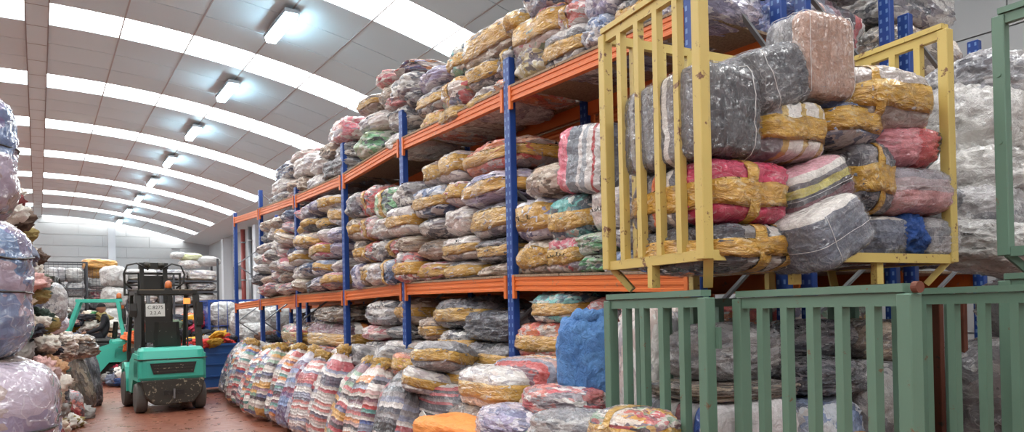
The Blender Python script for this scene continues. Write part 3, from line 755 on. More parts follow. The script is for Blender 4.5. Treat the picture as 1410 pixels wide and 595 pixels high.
# second guard rail with a rusty open tube end, and a latch, on the near crate
MB().lathe([(.012, -.012), (.021, -.012), (.021, .012)], (0, -.035, 1.652), axis='y', n=14).build('tube_end', MAT['rust'], gc2)
MB().bb(.028, .045, -.05, -.02, 1.40, 1.50).build('latch', MAT['green'], gc1)
gr1 = crate('steel_crate', (4.2, .86, 0), R(-2), 1.2, .9, 0, 1.70, MAT['green'], 'green steel crate at the right edge, lower of its stack', nb_side=3, legs=.1, back=False)
gr2 = crate('steel_crate', (4.2, .86, 0), R(-2), 1.2, .9, 1.72, 1.36, MAT['green'], 'green open-sided crate at the right edge, upper of its stack', nb_side=0, nb_back=0, legs=.11, back=False)
for z in (.5, .85): MB().lathe([(.012, -.035), (.012, .035)], (0, .9, z+.2), axis='x', n=8).build('hinge_pin', MAT['green'], gr2)
# rusty inner posts between the crates
for i, (px, yy) in enumerate(((1292, 2.30), (1325, 2.30))):
    q = hit(px, 480, Y=yy); ob = tag(empty('steel_post', (q.x, q.y, 0)), 'rusty brown steel post behind the near green crate, %s' % ('left of two' if i == 0 else 'right of two'), 'post', 'rusty posts')
    MB().bb(-.025, .025, -.025, .025, .012, 1.66).build('shaft', MAT['rust'], ob, bevel=.004); MB().bb(-.06, .06, -.06, .06, 0, .012).build('base_plate', MAT['rust'], ob)

# bales packed in the yellow crate: each spans these points of the crate's open front
EX = Vector((math.cos(CRZ), math.sin(CRZ), 0)); EN = Vector((-math.sin(CRZ), math.cos(CRZ), 0))
def crate_bale(x0, y0, x1, y1, mat, label, off=0.0, depth=.68, bands='', seed=1, p=4.5, am=.1, ry=0, rz=0, rx=0, grow=1.03, name='clothing_bale', cat='bale', z_min=None, F0=F0):
    pl = F0+EN*off; xm, ym = (x0+x1)/2, (y0+y1)/2
    sa = (hitp(x0, ym, pl, EN)-pl).dot(EX); sb = (hitp(x1, ym, pl, EN)-pl).dot(EX)
    za = hitp(xm, y1, pl, EN).z; zb = hitp(xm, y0, pl, EN).z
    if z_min is not None: za = max(za, z_min)
    c = pl+EX*((sa+sb)/2)+EN*(depth/2); c.z = (za+zb)/2
    # bale axes: local x = depth, local y = along the front, local z up
    o = bale(name, hero_lib(seed, p, am), mat, c, (depth, (sb-sa)*grow, (zb-za)*grow), (rx, ry, CRZ+math.pi/2+rz), bands, label, cat, 'bales packed in the yellow crate')
    return o
def rampmat(name, stops, axis=0, film=.2): return bundle(name, PAL['dark'], 'ramp', ramp=[(a, H(c)) for a, c in stops], axis=axis, film=film)
m_jeans = rampmat('dark_coats_packed', [(0, '#34343c'), (.12, '#4d4a55'), (.22, '#3b3c45'), (.34, '#6d6a70'), (.4, '#d8d4d0'), (.45, '#45464f'), (.6, '#6b6d74'), (.66, '#3a3c46'), (.78, '#8c8a8c'), (.83, '#3d3f49')], 0, .12)
m_mag = rampmat('magenta_and_grey_pack', [(0, '#c22f57'), (.3, '#5d5c66'), (.42, '#d9d3cf'), (.5, '#6a6a72'), (.58, '#d9703f'), (.64, '#8d8b90'), (.72, '#4b4c57'), (.85, '#77757c')], 0, .2)
m_darkoc = rampmat('charcoal_striped_pack', [(0, '#3a3b40'), (.14, '#c9c4bd'), (.24, '#3f4046'), (.36, '#b5b0aa'), (.46, '#35363d'), (.6, '#8a8889'), (.7, '#45464f')], 1, .2)
m_whiteoc = rampmat('white_striped_pack', [(0, '#dcd6d0'), (.16, '#c4a765'), (.24, '#dcd6d0'), (.42, '#c4a765'), (.5, '#e0dbd6'), (.7, '#c4a765'), (.78, '#8d8a90')], 1, .15)
m_peach = rampmat('peach_faced_pack', [(0, '#a9806a'), (.28, '#6d6a70'), (.5, '#8b878a'), (.7, '#5b5a63')], 0, .2)
m_big = rampmat('pastel_roll_pack', [(0, '#b0a6a2'), (.1, '#c9bcb2'), (.22, '#8f6f6d'), (.3, '#d8d2c8'), (.42, '#a3a59a'), (.5, '#d6c98f'), (.58, '#9aa6a5'), (.66, '#d5a4a4'), (.8, '#c9b7b4')], 0, .2)
m_pinkyel = rampmat('pink_yellow_maroon_pack', [(0, '#6f3440'), (.42, '#4f4b55'), (.55, '#c7bb62'), (.68, '#6a656c'), (.76, '#d6d0ca'), (.88, '#d493a0')], 2, .2)
m_denim = rampmat('grey_denim_pack', [(0, '#5c6172'), (.55, '#6b7080'), (.75, '#5a5e6e'), (.88, '#cfc9c4')], 2, .22)
m_redpink = rampmat('red_pink_pack', [(0, '#4b3f48'), (.2, '#c8484e'), (.5, '#d98791'), (.75, '#c77d88')], 1, .2)
m_greypink = rampmat('grey_pink_pack', [(0, '#cf8d90'), (.45, '#b09ba0'), (.7, '#8a8490'), (.9, '#5a5866')], 2, .25)
cb = crate_bale
cb(986, 303, 1122, 372, m_darkoc, 'charcoal striped bale with wide ochre tape on the yellow crate floor', -.05, .74, 'h v v2', 71, 4.5, .1)
cb(1122, 300, 1215, 366, m_denim, 'grey denim bale on the yellow crate floor behind the slanted bale', .12, .56, '', 72, 4, .1)
cb(1215, 294, 1262, 360, m_denim, 'small grey and pink bale low in the yellow crate beside the blue cloth', .0, .6, '', 73, 4, .1)
cb(1284, 297, 1330, 356, BM['greysack'], 'clear grey bale in the lower right corner of the yellow crate', -.02, .6, '', 74, 5, .08)
cb(984, 216, 1100, 306, m_mag, 'magenta bale crossed by broad ochre tape in the yellow crate', -.04, .74, 'h v', 75, 5, .08)
cb(1100, 215, 1190, 300, m_pinkyel, 'pink, yellow and maroon bale tilted in the yellow crate', -.08, .66, '', 76, 5, .08, rx=R(-22), grow=.98)
cb(1190, 190, 1246, 292, BM['dark'], 'black bale crossed with ochre tape, middle of the yellow crate', .0, .66, 'h v', 77, 4, .1)
cb(1243, 226, 1328, 294, m_greypink, 'grey and pink bale in the right of the yellow crate', -.05, .66, '', 78, 4, .08)
cb(972, 80, 1058, 214, m_jeans, 'tall dark bale of packed coats in the upper left of the yellow crate', -.04, .74, '', 79, 7, .05, grow=1.0)
cb(1060, 132, 1150, 216, m_whiteoc, 'white bale striped with ochre tape under the grey bundles', -.02, .7, 'h', 80, 5, .08)
cb(1150, 134, 1230, 196, BM['blue'], 'black and blue bale with ochre tape in the middle of the crate', .0, .68, 'hw', 81, 4, .12)
cb(1222, 166, 1312, 228, m_redpink, 'red and pink bale on the right side of the yellow crate', .0, .66, '', 82, 3.6, .1)
cb(1184, 82, 1306, 176, m_big, 'large pastel striped roll with ochre-taped end atop the crate', -.04, .72, 'v3 h', 83, 3.4, .1)
cb(1046, 52, 1126, 150, BM['slice_dark'], 'shiny dark grey bundle lying slanted on top of the crate', -.04, .72, '', 84, 5, .08, rx=R(-20), grow=1.0)
cb(1110, 16, 1182, 130, m_peach, 'upright peach-fronted bale wrapped in white film at the crate top', -.02, .3, '', 85, 7, .05)
cb(1118, 268, 1214, 366, m_denim, 'slanted slate-grey bale sliding out of the yellow crate front', -.24, .42, '', 86, 6, .06, rx=R(-26), grow=.86)
cb(1252, 288, 1290, 356, BM['bluecloth'], 'crumpled royal blue cloth stuffed low in the yellow crate', -.03, .4, '', 87, 2.6, .3, name='cloth', cat='cloth')
# clear film draped over the top of the dark bales
def filmmat():
    t = NT('clear_plastic_film'); o = t.obj()
    n = t.noise(o, 5, 6, .7, 1.8).outputs[0]
    tr = t.n('ShaderNodeBsdfTransparent'); 
    t.set(Base__Color=(.8, .8, .82), Roughness=.18, Coat__Weight=.4, Normal=t.bump(n, .9, .06))
    f = t.ramp(n, [(.4, .03), (.62, .14), (.7, .4)])
    mx = t.n('ShaderNodeMixShader', i0=f); t.t.links.new(tr.outputs[0], mx.inputs[1]); t.t.links.new(t.b.outputs[0], mx.inputs[2])
    t.t.links.new(mx.outputs[0], t.t.nodes['Material Output'].inputs[0]); return t.m
MAT['film'] = filmmat()

def seam(o, key, axis, t, r=.0032):
    sd_, p_, am_ = key; pts = []
    for i in range(48):
        a = 2*math.pi*i/48; ca, sa = math.cos(a), math.sin(a); mm = max(abs(ca), abs(sa)); d = [0, 0, 0]
        d[axis] = t; d[(axis+1) % 3] = ca/mm; d[(axis+2) % 3] = sa/mm; pts.append(surf(Vector(d), p_, sd_, am_)*1.035)
    MB().tube(pts, r, 5, True).build('film_seam', MAT['filmedge'], o)
MAT['filmedge'] = paint('gathered_film_edge', srgb('#d6d4d4'), .25)
SEAMS = {72: [(2, .1)], 76: [(2, .0)], 78: [(2, .05)], 79: [(1, -.5)], 85: [(1, -.8), (1, .8)], 86: [(2, -.1), (1, .5)], 84: [(1, .6)], 74: [(2, .0)]}
for ob in list(bpy.data.objects):
    for key, lib_ in HERO.items():
        if ob.data is lib_['body'] and key[0] in SEAMS and ob.parent is None:
            link('film_wrap', ob.data, MAT['film'], ob, scale=(1.03, 1.03, 1.03))
            for ax_, t_ in SEAMS[key[0]]: seam(ob, key, ax_, t_)

# ------------------------------------------------------------------ standing bags of folded clothes on the floor
def sackfn(neck, lean=0.0):
    def fn(q):
        z = q.z+.5; k = 1.0 if z < .72 else 1-(z-.72)/.28*neck
        return Vector((q.x*k+lean*z*z, q.y*k, q.z+(.05*max(0, z-.8))))
    return fn
BAGS = []
for sd in range(6):
    fn = sackfn(.5)
    BAGS.append(dict(body=bale_mesh(sd+101, 4.2, .12, 16, 1, fn), h=band_mesh(sd+101, 4.2, .12, 2, .86, .13, fn=fn, off=1.03)))
KN = []
for sd in range(3):
    vs, fs = CD[8]; KN.append(mesh_of('tape_knot', [surf(v, 2.4, sd+140, .5, 1.6) for v in vs], fs, True))
fb = []
stl = ['stripe_dark', 'stripe_dark', 'stripe_bright', 'stripe_bright', 'stripe_red', 'stripe_bright', 'stripe_multi', 'stripe_bright', 'stripe_purple', 'stripe_red', 'stripe_red', 'stripe_multi', 'stripe_bright', 'stripe_dark', 'stripe_red', 'stripe_multi']
NB = 14
for i in range(NB):
    y = 15.3-i*.66; x = 3.13-.3*min(1, i/5)+rng.uniform(-.05, .05)
    h_ = rng.uniform(1.0, 1.12)*(1 if i > 2 else 1.02)
    dims = (.42, .56, h_); lean = R(19+rng.uniform(-4, 4))
    bg = BAGS[i % 6]
    cx = x+math.sin(lean)*h_/2; cz = math.cos(lean)*h_/2+.055
    ob = link('clothing_bag', bg['body'], BM[stl[i]], None, (cx, y, cz), (rng.uniform(-.05, .05), lean, rng.uniform(-.15, .15)), dims)
    if i not in (0, 1): link('tape_knot', KN[i % 3], MAT['tape'], ob, (0, 0, .5), (0, 0, i), (.5, .42, .16))
    tag(ob, 'leaning clear bag of %s folded clothes, %s from the forklift in front row' % (LOOK.get(stl[i], 'red').replace('layered ', ''), ORD[i]), 'bag', 'leaning bags in the front row')
# second row standing against the rack, bundles lying on top of them
for i in range(12):
    y = 14.5-i*.78; st = ['multi', 'stripe_red', 'stripe_bright', 'redwhite', 'stripe_multi', 'pinkwhite'][i % 6]; h_ = rng.uniform(.86, .94)
    ob = link('clothing_bag', BAGS[(i+2) % 6]['body'], BM[st], None, (3.80, y, h_/2+.0), (0, R(2), rng.uniform(-.2, .2)), (.42, .68, h_))
    if i % 3: link('tape_knot', KN[i % 3], MAT['tape'], ob, (-.1, 0, .5), (0, 0, i), (.45, .4, .12))
    tag(ob, 'upright bag of %s clothes under the rack beam, %s from the forklift' % (LOOK.get(st, st), ORD[i]), 'bag', 'upright bags in the second row')
for i, (px, py, X, st, dm, tp) in enumerate(((352, 478, 3.5, 'white', (.5, .5, .26), ''), (385, 484, 3.55, 'multi', (.5, .55, .26), 'h'), (420, 486, 3.5, 'cream', (.5, .5, .25), 'hw'), (452, 490, 3.5, 'red', (.5, .5, .25), ''), (486, 494, 3.45, 'white', (.5, .5, .25), 'h'), (512, 492, 3.5, 'greysack', (.55, .5, .28), ''), (548, 494, 3.4, 'greysack', (.5, .5, .26), ''), (572, 505, 3.4, 'orange', (.5, .5, .26), 'hw'), (590, 525, 3.2, 'white', (.5, .5, .25), 'h'), (612, 492, 3.3, 'greysack', (.5, .55, .3), 'h'))):
    q = hit(px, py, X=X)
    bale('clothing_bale', LIB[i % 9], BM[st], q, dm, (0, R(12), rng.uniform(-.5, .5)), tp, 'small %s bundle lying on the standing bags, %s from the forklift' % (LOOK.get(st, st), ORD[i]), 'bundle', 'bundles on the standing bags')
# near heap at the foot of the first bay
def heap(px0, py0, px1, py1, X, st, label, depth=.6, bands='', seed=1, p=3.6, am=.14, rz=0, rx=0, ry=0, name='clothing_bale', cat='bale', mat=None):
    xm, ym = (px0+px1)/2, (py0+py1)/2
    ya, yb = hit(px1, ym, X=X).y, hit(px0, ym, X=X).y; za, zb = hit(xm, py1, X=X).z, hit(xm, py0, X=X).z
    return bale(name, hero_lib(seed, p, am), mat or BM[st], (X+depth/2, (ya+yb)/2, max((za+zb)/2, (zb-za)/2)), (depth, yb-ya, zb-za), (rx, ry, rz), bands, label, cat, 'bales heaped at the first rack bay')
heap(620, 506, 698, 566, 2.95, 'white', 'white bale with black print and ochre tape lying across floor bags', .5, 'h', 151, 4.2, .1)
heap(664, 494, 752, 560, 3.15, 'slice_redwhite', 'long dark striped bale left of the blue bag', .5, '', 152, 3.6, .1)
heap(704, 534, 786, 578, 2.72, 'red', 'round bundle of red and cream cloth below the blue bag', .4, '', 153, 3, .12)
hb = heap(540, 528, 622, 600, 3.1, 'stripe_dark', 'dark layered clear-wrapped bale beside the orange sheet', .4, '', 154, 3.6, .12)
MB().prism([(-.06, 0), (0, -.1), (.06, 0), (0, .1)], (-.56, -.08, -.1), (-.53, -.08, -.1), (0, 1, 0), (0, 0, 1)).build('paper_tag', MAT['white'], hb)
heap(584, 500, 640, 535, 3.3, 'greysack', 'grey bundle tucked behind the white printed bale', .4, 'h', 155, 3.4, .12)
heap(640, 562, 722, 618, 2.6, 'lavender', 'lavender and white clear bag near the bottom edge', .4, '', 156, 3, .14)
heap(716, 568, 800, 628, 2.5, 'greysack', 'clear grey bag on the floor heap near the green crate', .4, '', 157, 3, .16)
heap(796, 566, 884, 630, 2.35, 'multi', 'ochre-strapped clear bag at the foot of the green crate', .35, 'h v', 158, 3, .14)
heap(560, 582, 652, 640, 2.55, 'orangesheet', 'crumpled orange plastic sheet over a bale at the bottom edge', .5, '', 159, 5, .1, name='plastic_sheet', cat='sheet')
heap(500, 540, 560, 620, 3.0, 'pinkwhite', 'pink and white clear bag behind the orange sheet', .4, '', 160, 3, .14)
heap(690, 588, 800, 680, 2.6, 'multi', 'multicoloured bag under the round red bundle', .6, '', 161, 3, .14)
heap(600, 560, 700, 700, 2.9, 'brown', 'brown bale carrying the white printed bale', .6, '', 162, 4, .1)
heap(700, 545, 830, 640, 3.0, 'multi', 'dark patterned bale carrying the blue bag', .6, '', 163, 4, .1)
# blue bag with gathered neck and torn hem
bq = hit(793, 495, X=3.0); fnb = sackfn(.12)
bs = link('blue_bag', bale_mesh(171, 3.6, .12, 24, 1.5), BM['bluesack'], None, (3.12, bq.y, bq.z), (R(-3), R(4), R(40)), (.34, .42, .58))
tag(bs, 'tall blue plastic bag with rolled neck standing beside the green crate', 'bag')
ring = MB().tube([(math.cos(a)*.36+.05*math.sin(3*a), math.sin(a)*.36, .44+.06*math.sin(2*a+1)+.03*math.sin(5*a)) for a in [2*math.pi*i/28 for i in range(28)]], [.075+.022*math.sin(i*2.1) for i in range(28)], 8, True)
ring.build('rolled_neck', BM['bluesack'], bs, True)
hem = MB().tube([(math.cos(a)*.46, math.sin(a)*.46, -.47+.03*math.sin(7*a)) for a in [2*math.pi*i/40 for i in range(40)]], [.03+.02*math.sin(i*1.7) for i in range(40)], 6, True)
hem.build('ruffled_hem', BM['bluesack'], bs, True)

# contents of the lower green crates
def incr(px0, py0, px1, py1, Y, st, label, depth=.5, bands='', seed=1, p=4, am=.1, rz=0, mat=None, rx=0, name='clothing_bale', cat='bale', zfloor=.0):
    pl = Vector((0, Y, 0)); xm, ym = (px0+px1)/2, (py0+py1)/2
    n = EN; p0 = F0+EN*Y
    sa = (hitp(px0, ym, p0, n)-p0).dot(EX); sb = (hitp(px1, ym, p0, n)-p0).dot(EX); za, zb = max(zfloor, hitp(xm, py1, p0, n).z), hitp(xm, py0, p0, n).z
    c = p0+EX*((sa+sb)/2)+EN*(depth/2); c.z = (za+zb)/2
    return bale(name, hero_lib(seed, p, am), mat or BM[st], c, (depth, sb-sa, zb-za), (rx, 0, CRZ+math.pi/2+rz), bands, label, cat, 'bales in the lower green crates')
m_label = rampmat('white_labelled_block', [(0, '#d8d2d4'), (.13, '#34559f'), (.2, '#a5a2a6'), (.36, '#7c3f48'), (.46, '#b8b2b0'), (.6, '#6c6a72'), (.75, '#9c9698')], 0, .25)
incr(980, 553, 1112, 720, .03, 'white', 'white labelled block bale behind the slats of the green crate', .62, '', 181, 8, .04, mat=m_label)
incr(1116, 550, 1206, 680, .04, 'blue', 'blue and white bale with ochre tape in the far green crate', .55, 'h', 182, 4, .1)
incr(976, 530, 1116, 554, .06, 'brown', 'flat brown and black bale on top of the white block bale', .6, '', 183, 5, .08)
incr(1120, 494, 1215, 552, .1, 'dark', 'dark shiny bundle above the blue and white bale', .5, '', 184, 3, .16)
incr(1208, 500, 1296, 640, .05, 'greysack', 'clear grey bag at the right end of the far green crate', .6, '', 185, 3, .14)
heap(836, 425, 905, 640, 3.12, 'white', 'tall off-white bag standing behind the left slats of the green crate', .4, '', 191, 4, .12, name='clothing_bag', cat='bag')
incr(978, 446, 1098, 530, .2, 'greysack', 'knotted clear plastic bag inside the green crate below the yellow one', .5, '', 195, 2.8, .2)
incr(1100, 440, 1200, 494, .3, 'dark', 'dark clear bag at the back of the far green crate', .45, '', 196, 3, .16)
incr(1205, 440, 1290, 500, .2, 'brown', 'brown bale high at the right end of the far green crate', .55, '', 198, 4, .1)
# big grey sacks right of the crates
q = hit(1345, 490, Y=2.35); bale('sack', hero_lib(201, 3.2, .12), BM['greysack'], (5.3, 2.25, .98), (1.0, .75, .72), (0, 0, R(-20)), '', 'big clear grey sack behind the near crate, lower right', 'sack', 'sacks at the right')
bale('sack', hero_lib(202, 3.4, .1), BM['sack'], (5.25, 2.25, .32), (1.1, .85, .64), (0, 0, R(-10)), '', 'pale sack on the floor under the big clear grey sack', 'sack', 'sacks at the right')
# white sacks stacked at the right, behind the upper green crate
ws = [(1352, 130, 5.9, 'greysack', .8, .5, 'clear grey sack slumped high'), (1398, 140, 6.1, 'sack', .8, .6, 'creased white sack at the frame edge'), (1343, 190, 5.7, 'sack', .7, .75, 'tall white woven sack, topmost'), (1390, 205, 6.0, 'sack', .8, .6, 'plump white sack beside the green post'), (1345, 262, 5.5, 'sack', .8, .55, 'white sack with a folded side'), (1398, 275, 5.9, 'sack', .75, .55, 'bulging white sack right of the green post'), (1352, 310, 5.3, 'greysack', .6, .5, 'grey shadowed sack low down'), (1400, 330, 5.6, 'sack', .7, .5, 'white sack lowest at the frame edge'), (1352, 340, 5.15, 'sack', .6, .35, 'small creased white sack')]
for i, (px, py, X, st, wd, hh, lb) in enumerate(ws):
    q = hit(px, py, X=X); bale('white_sack', hero_lib(211+i % 5, 3, .18), BM[st], q, (.8, wd, hh), (rng.uniform(-.2, .2), 0, rng.uniform(-.4, .4)), '', lb+' in the pile right of the yellow crate', 'sack', 'white sack pile')
# carriers under that pile
for i in range(3): bale('white_sack', hero_lib(215, 3, .18), BM['sack'], (5.75+.25*i, 2.5-.1*i, .5+.52*i), (1.0, .9, .55), (0, 0, .3*i), '', 'white sack buried in the right-hand pile, %s from floor' % ORD[i], 'sack', 'white sack pile')

# ------------------------------------------------------------------ forklifts
def ring_rect(hw, y0, y1, z, r=.08, n=3):
    """rounded rectangle outline at height z"""
    pts = []
    for cx, cy, a0 in ((hw-r, y1-r, 0), (-hw+r, y1-r, 90), (-hw+r, y0+r, 180), (hw-r, y0+r, 270)):
        for i in range(n+1):
            a = R(a0+90*i/n); pts.append(Vector((cx+r*math.cos(a), cy+r*math.sin(a), z)))
    return pts
def wheel(root, x, y, r, wd, name='wheel'):
    s = -1 if x < 0 else 1
    t_ = MB().lathe([(r*.62, -wd/2), (r*.93, -wd/2), (r, -wd*.32), (r, wd*.32), (r*.93, wd/2), (r*.62, wd/2)], (0, 0, 0), 'x', 24).build(name, MAT['rubber'], root, loc=(x, y, r))
    MB().lathe([(r*.12, -wd*.5), (r*.3, -wd*.42), (r*.62, -wd*.4), (r*.62, wd*.4), (r*.3, wd*.42), (r*.12, wd*.5)], (0, 0, 0), 'x', 18).build('rim', MAT['scuff'], t_)
def forklift(loc, rz, label, gmat, lit=True, mast=True):
    """forward is +y, origin on the ground under the middle"""
    r_ = tag(empty('forklift', loc, rz), label, 'forklift', 'teal forklifts in the aisle')
    T_ = MAT['teal']; K = MAT['black']
    # counterweight: teal upper block with sloped back
    b = MB().loft([ring_rect(.52, -.95, -.3, .54, .12), ring_rect(.53, -.99, -.3, .60, .12), ring_rect(.53, -1.0, -.3, .86, .12), ring_rect(.515, -.98, -.3, .94, .12), ring_rect(.51, -.95, -.3, 1.04, .12), ring_rect(.48, -.88, -.32, 1.09, .1)])
    cw = b.build('counterweight', T_, r_, bevel=0)
    MB().prism([(-.36, .84), (.36, .84), (.31, .66), (-.31, .66)], (0, -1.012, 0), (0, -.97, 0), (1, 0, 0), (0, 0, 1)).build('grille', K, cw)
    for z in (.70, .75, .80): MB().bb(-.30, .30, -1.018, -1.006, z-.008, z+.008).build('grille_slat', MAT['scuff'], cw)
    MB().bb(-.535, .535, -1.01, -.5, .895, .91).build('edge_strip', MAT['scuff'], cw)
    MB().prism([(-.50, .56), (.50, .56), (.44, .30), (.30, .14), (-.30, .14), (-.44, .30)], (0, -.99, 0), (0, -.55, 0), (1, 0, 0), (0, 0, 1)).build('rear_skirt', MAT['scuff'], r_, bevel=.02)
    MB().bb(-.16, .16, -1.0, -.93, .30, .38).build('tow_pocket', K, r_)
    MB().tube([(0, -1.03, .24), (0, -1.03, .40)], .016, 8).build('tow_pin', MAT['galv'], r_)
    MB().bb(-.36, .36, -.6, .75, .18, .5).build('chassis', K, r_)
    # flanks, step, bonnet, floor
    for s in (-1, 1):
        MB().prism([(-.9, .54), (-.9, .98), (-.35, 1.0), (.05, .86), (.30, .5), (.30, .3), (-.1, .3), (-.3, .54)], (s*.53, 0, 0), (s*.40, 0, 0), (0, 1, 0), (0, 0, 1)).build('side_panel', T_, r_)
        MB().bb(s*.40-.13, s*.40+.13, .0, .32, .26, .30).build('step', K, r_)
        fd = [(.30, .30), (.30, .52), (.42, .72), (.62, .80), (.86, .76), (.98, .6), (.98, .54), (.82, .66), (.62, .70), (.46, .62), (.38, .5), (.38, .30)]
        MB().prism(fd, (s*.56, 0, 0), (s*.36, 0, 0), (0, 1, 0), (0, 0, 1)).build('front_fender', T_, r_)
        wheel(r_, s*.46, -.62, .25, .17, 'rear_wheel'); wheel(r_, s*.47, .66, .32, .22, 'front_wheel')
    MB().bb(-.40, .40, -.4, .12, .52, 1.0).build('bonnet', K, r_, bevel=.02)
    MB().prism([(.28, .48), (.38, .48), (.62, 1.02), (.55, 1.06)], (-.44, 0, 0), (.44, 0, 0), (0, 1, 0), (0, 0, 1)).build('dashboard', K, r_)
    # seat
    st = MB().loft([ring_rect(.23, -.42, .08, 1.0, .06), ring_rect(.25, -.44, .1, 1.06, .07), ring_rect(.23, -.42, .08, 1.12, .06)]).build('seat', K, r_)
    MB().loft([[Vector((a*(.22 if z < .2 else .20-.05*max(0, z-.35)), -.40-.10*z+d, 1.1+z)) for a, d in ((-1, 0), (-.6, .05), (.6, .05), (1, 0), (.7, -.06), (-.7, -.06))] for z in (0, .12, .3, .42)]).build('seat_back', K, st)
    # steering wheel
    MB().tube([(0, .50, .98), (0, .30, 1.20)], .025, 8).build('steering_column', K, r_)
    MB().tube([(math.cos(a)*.16, .29+math.sin(a)*.11, 1.21+math.sin(a)*.11) for a in [2*math.pi*i/20 for i in range(20)]], .014, 6, True).build('steering_wheel', K, r_)
    for i in range(3): MB().tube([(.26+.05*i, .45, 1.0), (.26+.05*i, .40, 1.18)], .011, 6).build('lever', K, r_)
    # overhead guard
    gd = empty('overhead_guard'); gd.parent = r_
    for s in (-1, 1):
        MB().bar((s*.49, -.62, 1.05), (s*.46, -.50, 2.02), .075, .10).build('guard_post', gmat, gd)
        MB().bar((s*.47, .68, 1.0), (s*.45, .32, 2.02), .055, .07).build('guard_post', gmat, gd)
        MB().bar((s*.47, .66, .55), (s*.47, .68, 1.02), .05, .06).build('guard_post', gmat, gd)
        MB().bar((s*.45, -.56, 2.04), (s*.45, .36, 2.04), .06, .07).build('guard_rail', gmat, gd)
    for y in (-.56, .36): MB().bar((-.45, y, 2.04), (.45, y, 2.04), .06, .07).build('guard_rail', gmat, gd)
    for i in range(6): MB().bb(-.42, .42, -.44+i*.14, -.40+i*.14, 2.05, 2.085).build('roof_slat', MAT['wood'], gd)
    # mast and carriage
    for s in (-1, 1):
        MB().bb(s*.27-.045, s*.27+.045, .86, .98, .08, 2.12).build('mast_rail', K, r_)
        MB().bb(s*.20-.035, s*.20+.035, .88, .97, .3, 2.58).build('inner_mast_rail', K, r_)
        MB().tube([(s*.11, .84, .2), (s*.11, .84, 2.1)], .035, 8).build('lift_cylinder', MAT['galv'], r_)
        MB().tube([(s*.10, .8, 2.5), (s*.30, .78, 2.62), (s*.46, .78, 2.58), (s*.52, .78, 2.42), (s*.50, .80, 2.25), (s*.38, .84, 2.15)], .018, 6).build('hose', K, r_, True)
    for z, h in ((2.52, .12), (2.06, .08), (1.2, .08), (.3, .1)): MB().bb(-.25, .25, .87, .97, z, z+h).build('mast_crosshead', K, r_)
    MB().lathe([(.05, -.05), (.05, .05)], (-.12, .85, 2.6), 'x', 12).build('chain_wheel', MAT['scuff'], r_)
    MB().lathe([(.05, -.05), (.05, .05)], (.12, .85, 2.6), 'x', 12).build('chain_wheel', MAT['scuff'], r_)
    ca = empty('carriage'); ca.parent = r_
    for s in (-1, 1):
        for x in (.48, .24): MB().bb(s*x-.018, s*x+.018, 1.0, 1.04, 2.02, 2.46).build('backrest_bar', K, ca)
        for z in (2.04, 2.22, 2.44): MB().bb(s*.36-.12, s*.36+.12, 1.0, 1.04, z-.018, z+.018).build('backrest_rung', K, ca)
    MB().bb(-.25, .25, 1.0, 1.04, 2.42, 2.46).build('backrest_rung', K, ca); MB().bb(-.24, .24, 1.0, 1.03, 2.03, 2.40).build('carriage_plate', K, ca)
    for s in (-1, 1): MB().prism([(1.04, 2.02), (1.08, 2.02), (1.09, 1.66), (2.0, 1.63), (2.0, 1.61), (1.04, 1.61)], (s*.22-.05, 0, 0), (s*.22+.05, 0, 0), (0, 1, 0), (0, 0, 1)).build('fork', MAT['scuff'], ca)
    # lamps, mirror, number plate
    bc = MB().lathe([(.055, 0), (.06, .03), (.055, .10), (.03, .13), (.005, .14)], (.02, -.52, 2.10), n=16).build('beacon', MAT['amber_off'], r_, True)
    MB().lathe([(.065, 0), (.065, .03)], (.02, -.52, 2.075), n=16).build('beacon_base', K, bc)
    lm = MB().loft([ring_rect(.055, -.62, -.56, 1.83, .02), ring_rect(.055, -.62, -.56, 1.93, .02)]).build('rear_lamp', MAT['amber'] if lit else MAT['amber_off'], r_)
    lm.location = (.30, 0, 0); MB().bb(-.012, .012, -.6, -.575, 1.09, 1.84).build('lamp_stalk', K, lm)
    MB().loft([ring_rect(.05, -.68, -.64, 1.62, .02), ring_rect(.06, -.69, -.64, 1.72, .02), ring_rect(.05, -.68, -.64, 1.84, .02)]).build('mirror', K, r_).location = (-.54, .05, 0)
    MB().loft([ring_rect(.05, -.66, -.56, 1.45, .02), ring_rect(.06, -.67, -.56, 1.6, .02), ring_rect(.05, -.66, -.56, 1.86, .02)]).build('exhaust_filter', K, r_).location = (.50, 0, 0)
    return r_
f1 = forklift((1.87, 14.35, 0), R(1.5), 'teal forklift seen from behind with white number plate and lit amber lamp', MAT['black'])
pl = MB().bb(-.15, .15, -.008, .008, -.11, .11).build('number_plate', MAT['white'], f1, loc=(-.18, -.44, 1.73))
MB().bb(-.22, .18, -.01, .0, -.55, .13).build('dark_panel', MAT['black'], f1, loc=(-.12, -.41, 1.72))
def text_mesh(body, size, name, mat, parent, loc, rot):
    cu = bpy.data.curves.new(name, 'FONT'); cu.body = body; cu.size = size; cu.align_x = 'CENTER'; cu.align_y = 'CENTER'; cu.extrude = .001
    tmp = bpy.data.objects.new('tmp_text', cu); COL.objects.link(tmp); bpy.context.view_layer.update()
    me = bpy.data.meshes.new_from_object(tmp.evaluated_get(bpy.context.evaluated_depsgraph_get())); me.name = name
    bpy.data.objects.remove(tmp); bpy.data.curves.remove(cu)
    return link(name, me, mat, parent, loc, rot)
text_mesh('C.8275', .085, 'lettering', MAT['black'], pl, (0, -.0095, .045), (R(90), 0, 0))
text_mesh('2.2.A', .085, 'lettering', MAT['black'], pl, (0, -.0095, -.05), (R(90), 0, 0))
f2loc = (1.18, 20.6, 0); f2rz = R(84)
f2 = forklift(f2loc, f2rz, 'teal forklift turned sideways with a seated driver', MAT['teal'], lit=False)

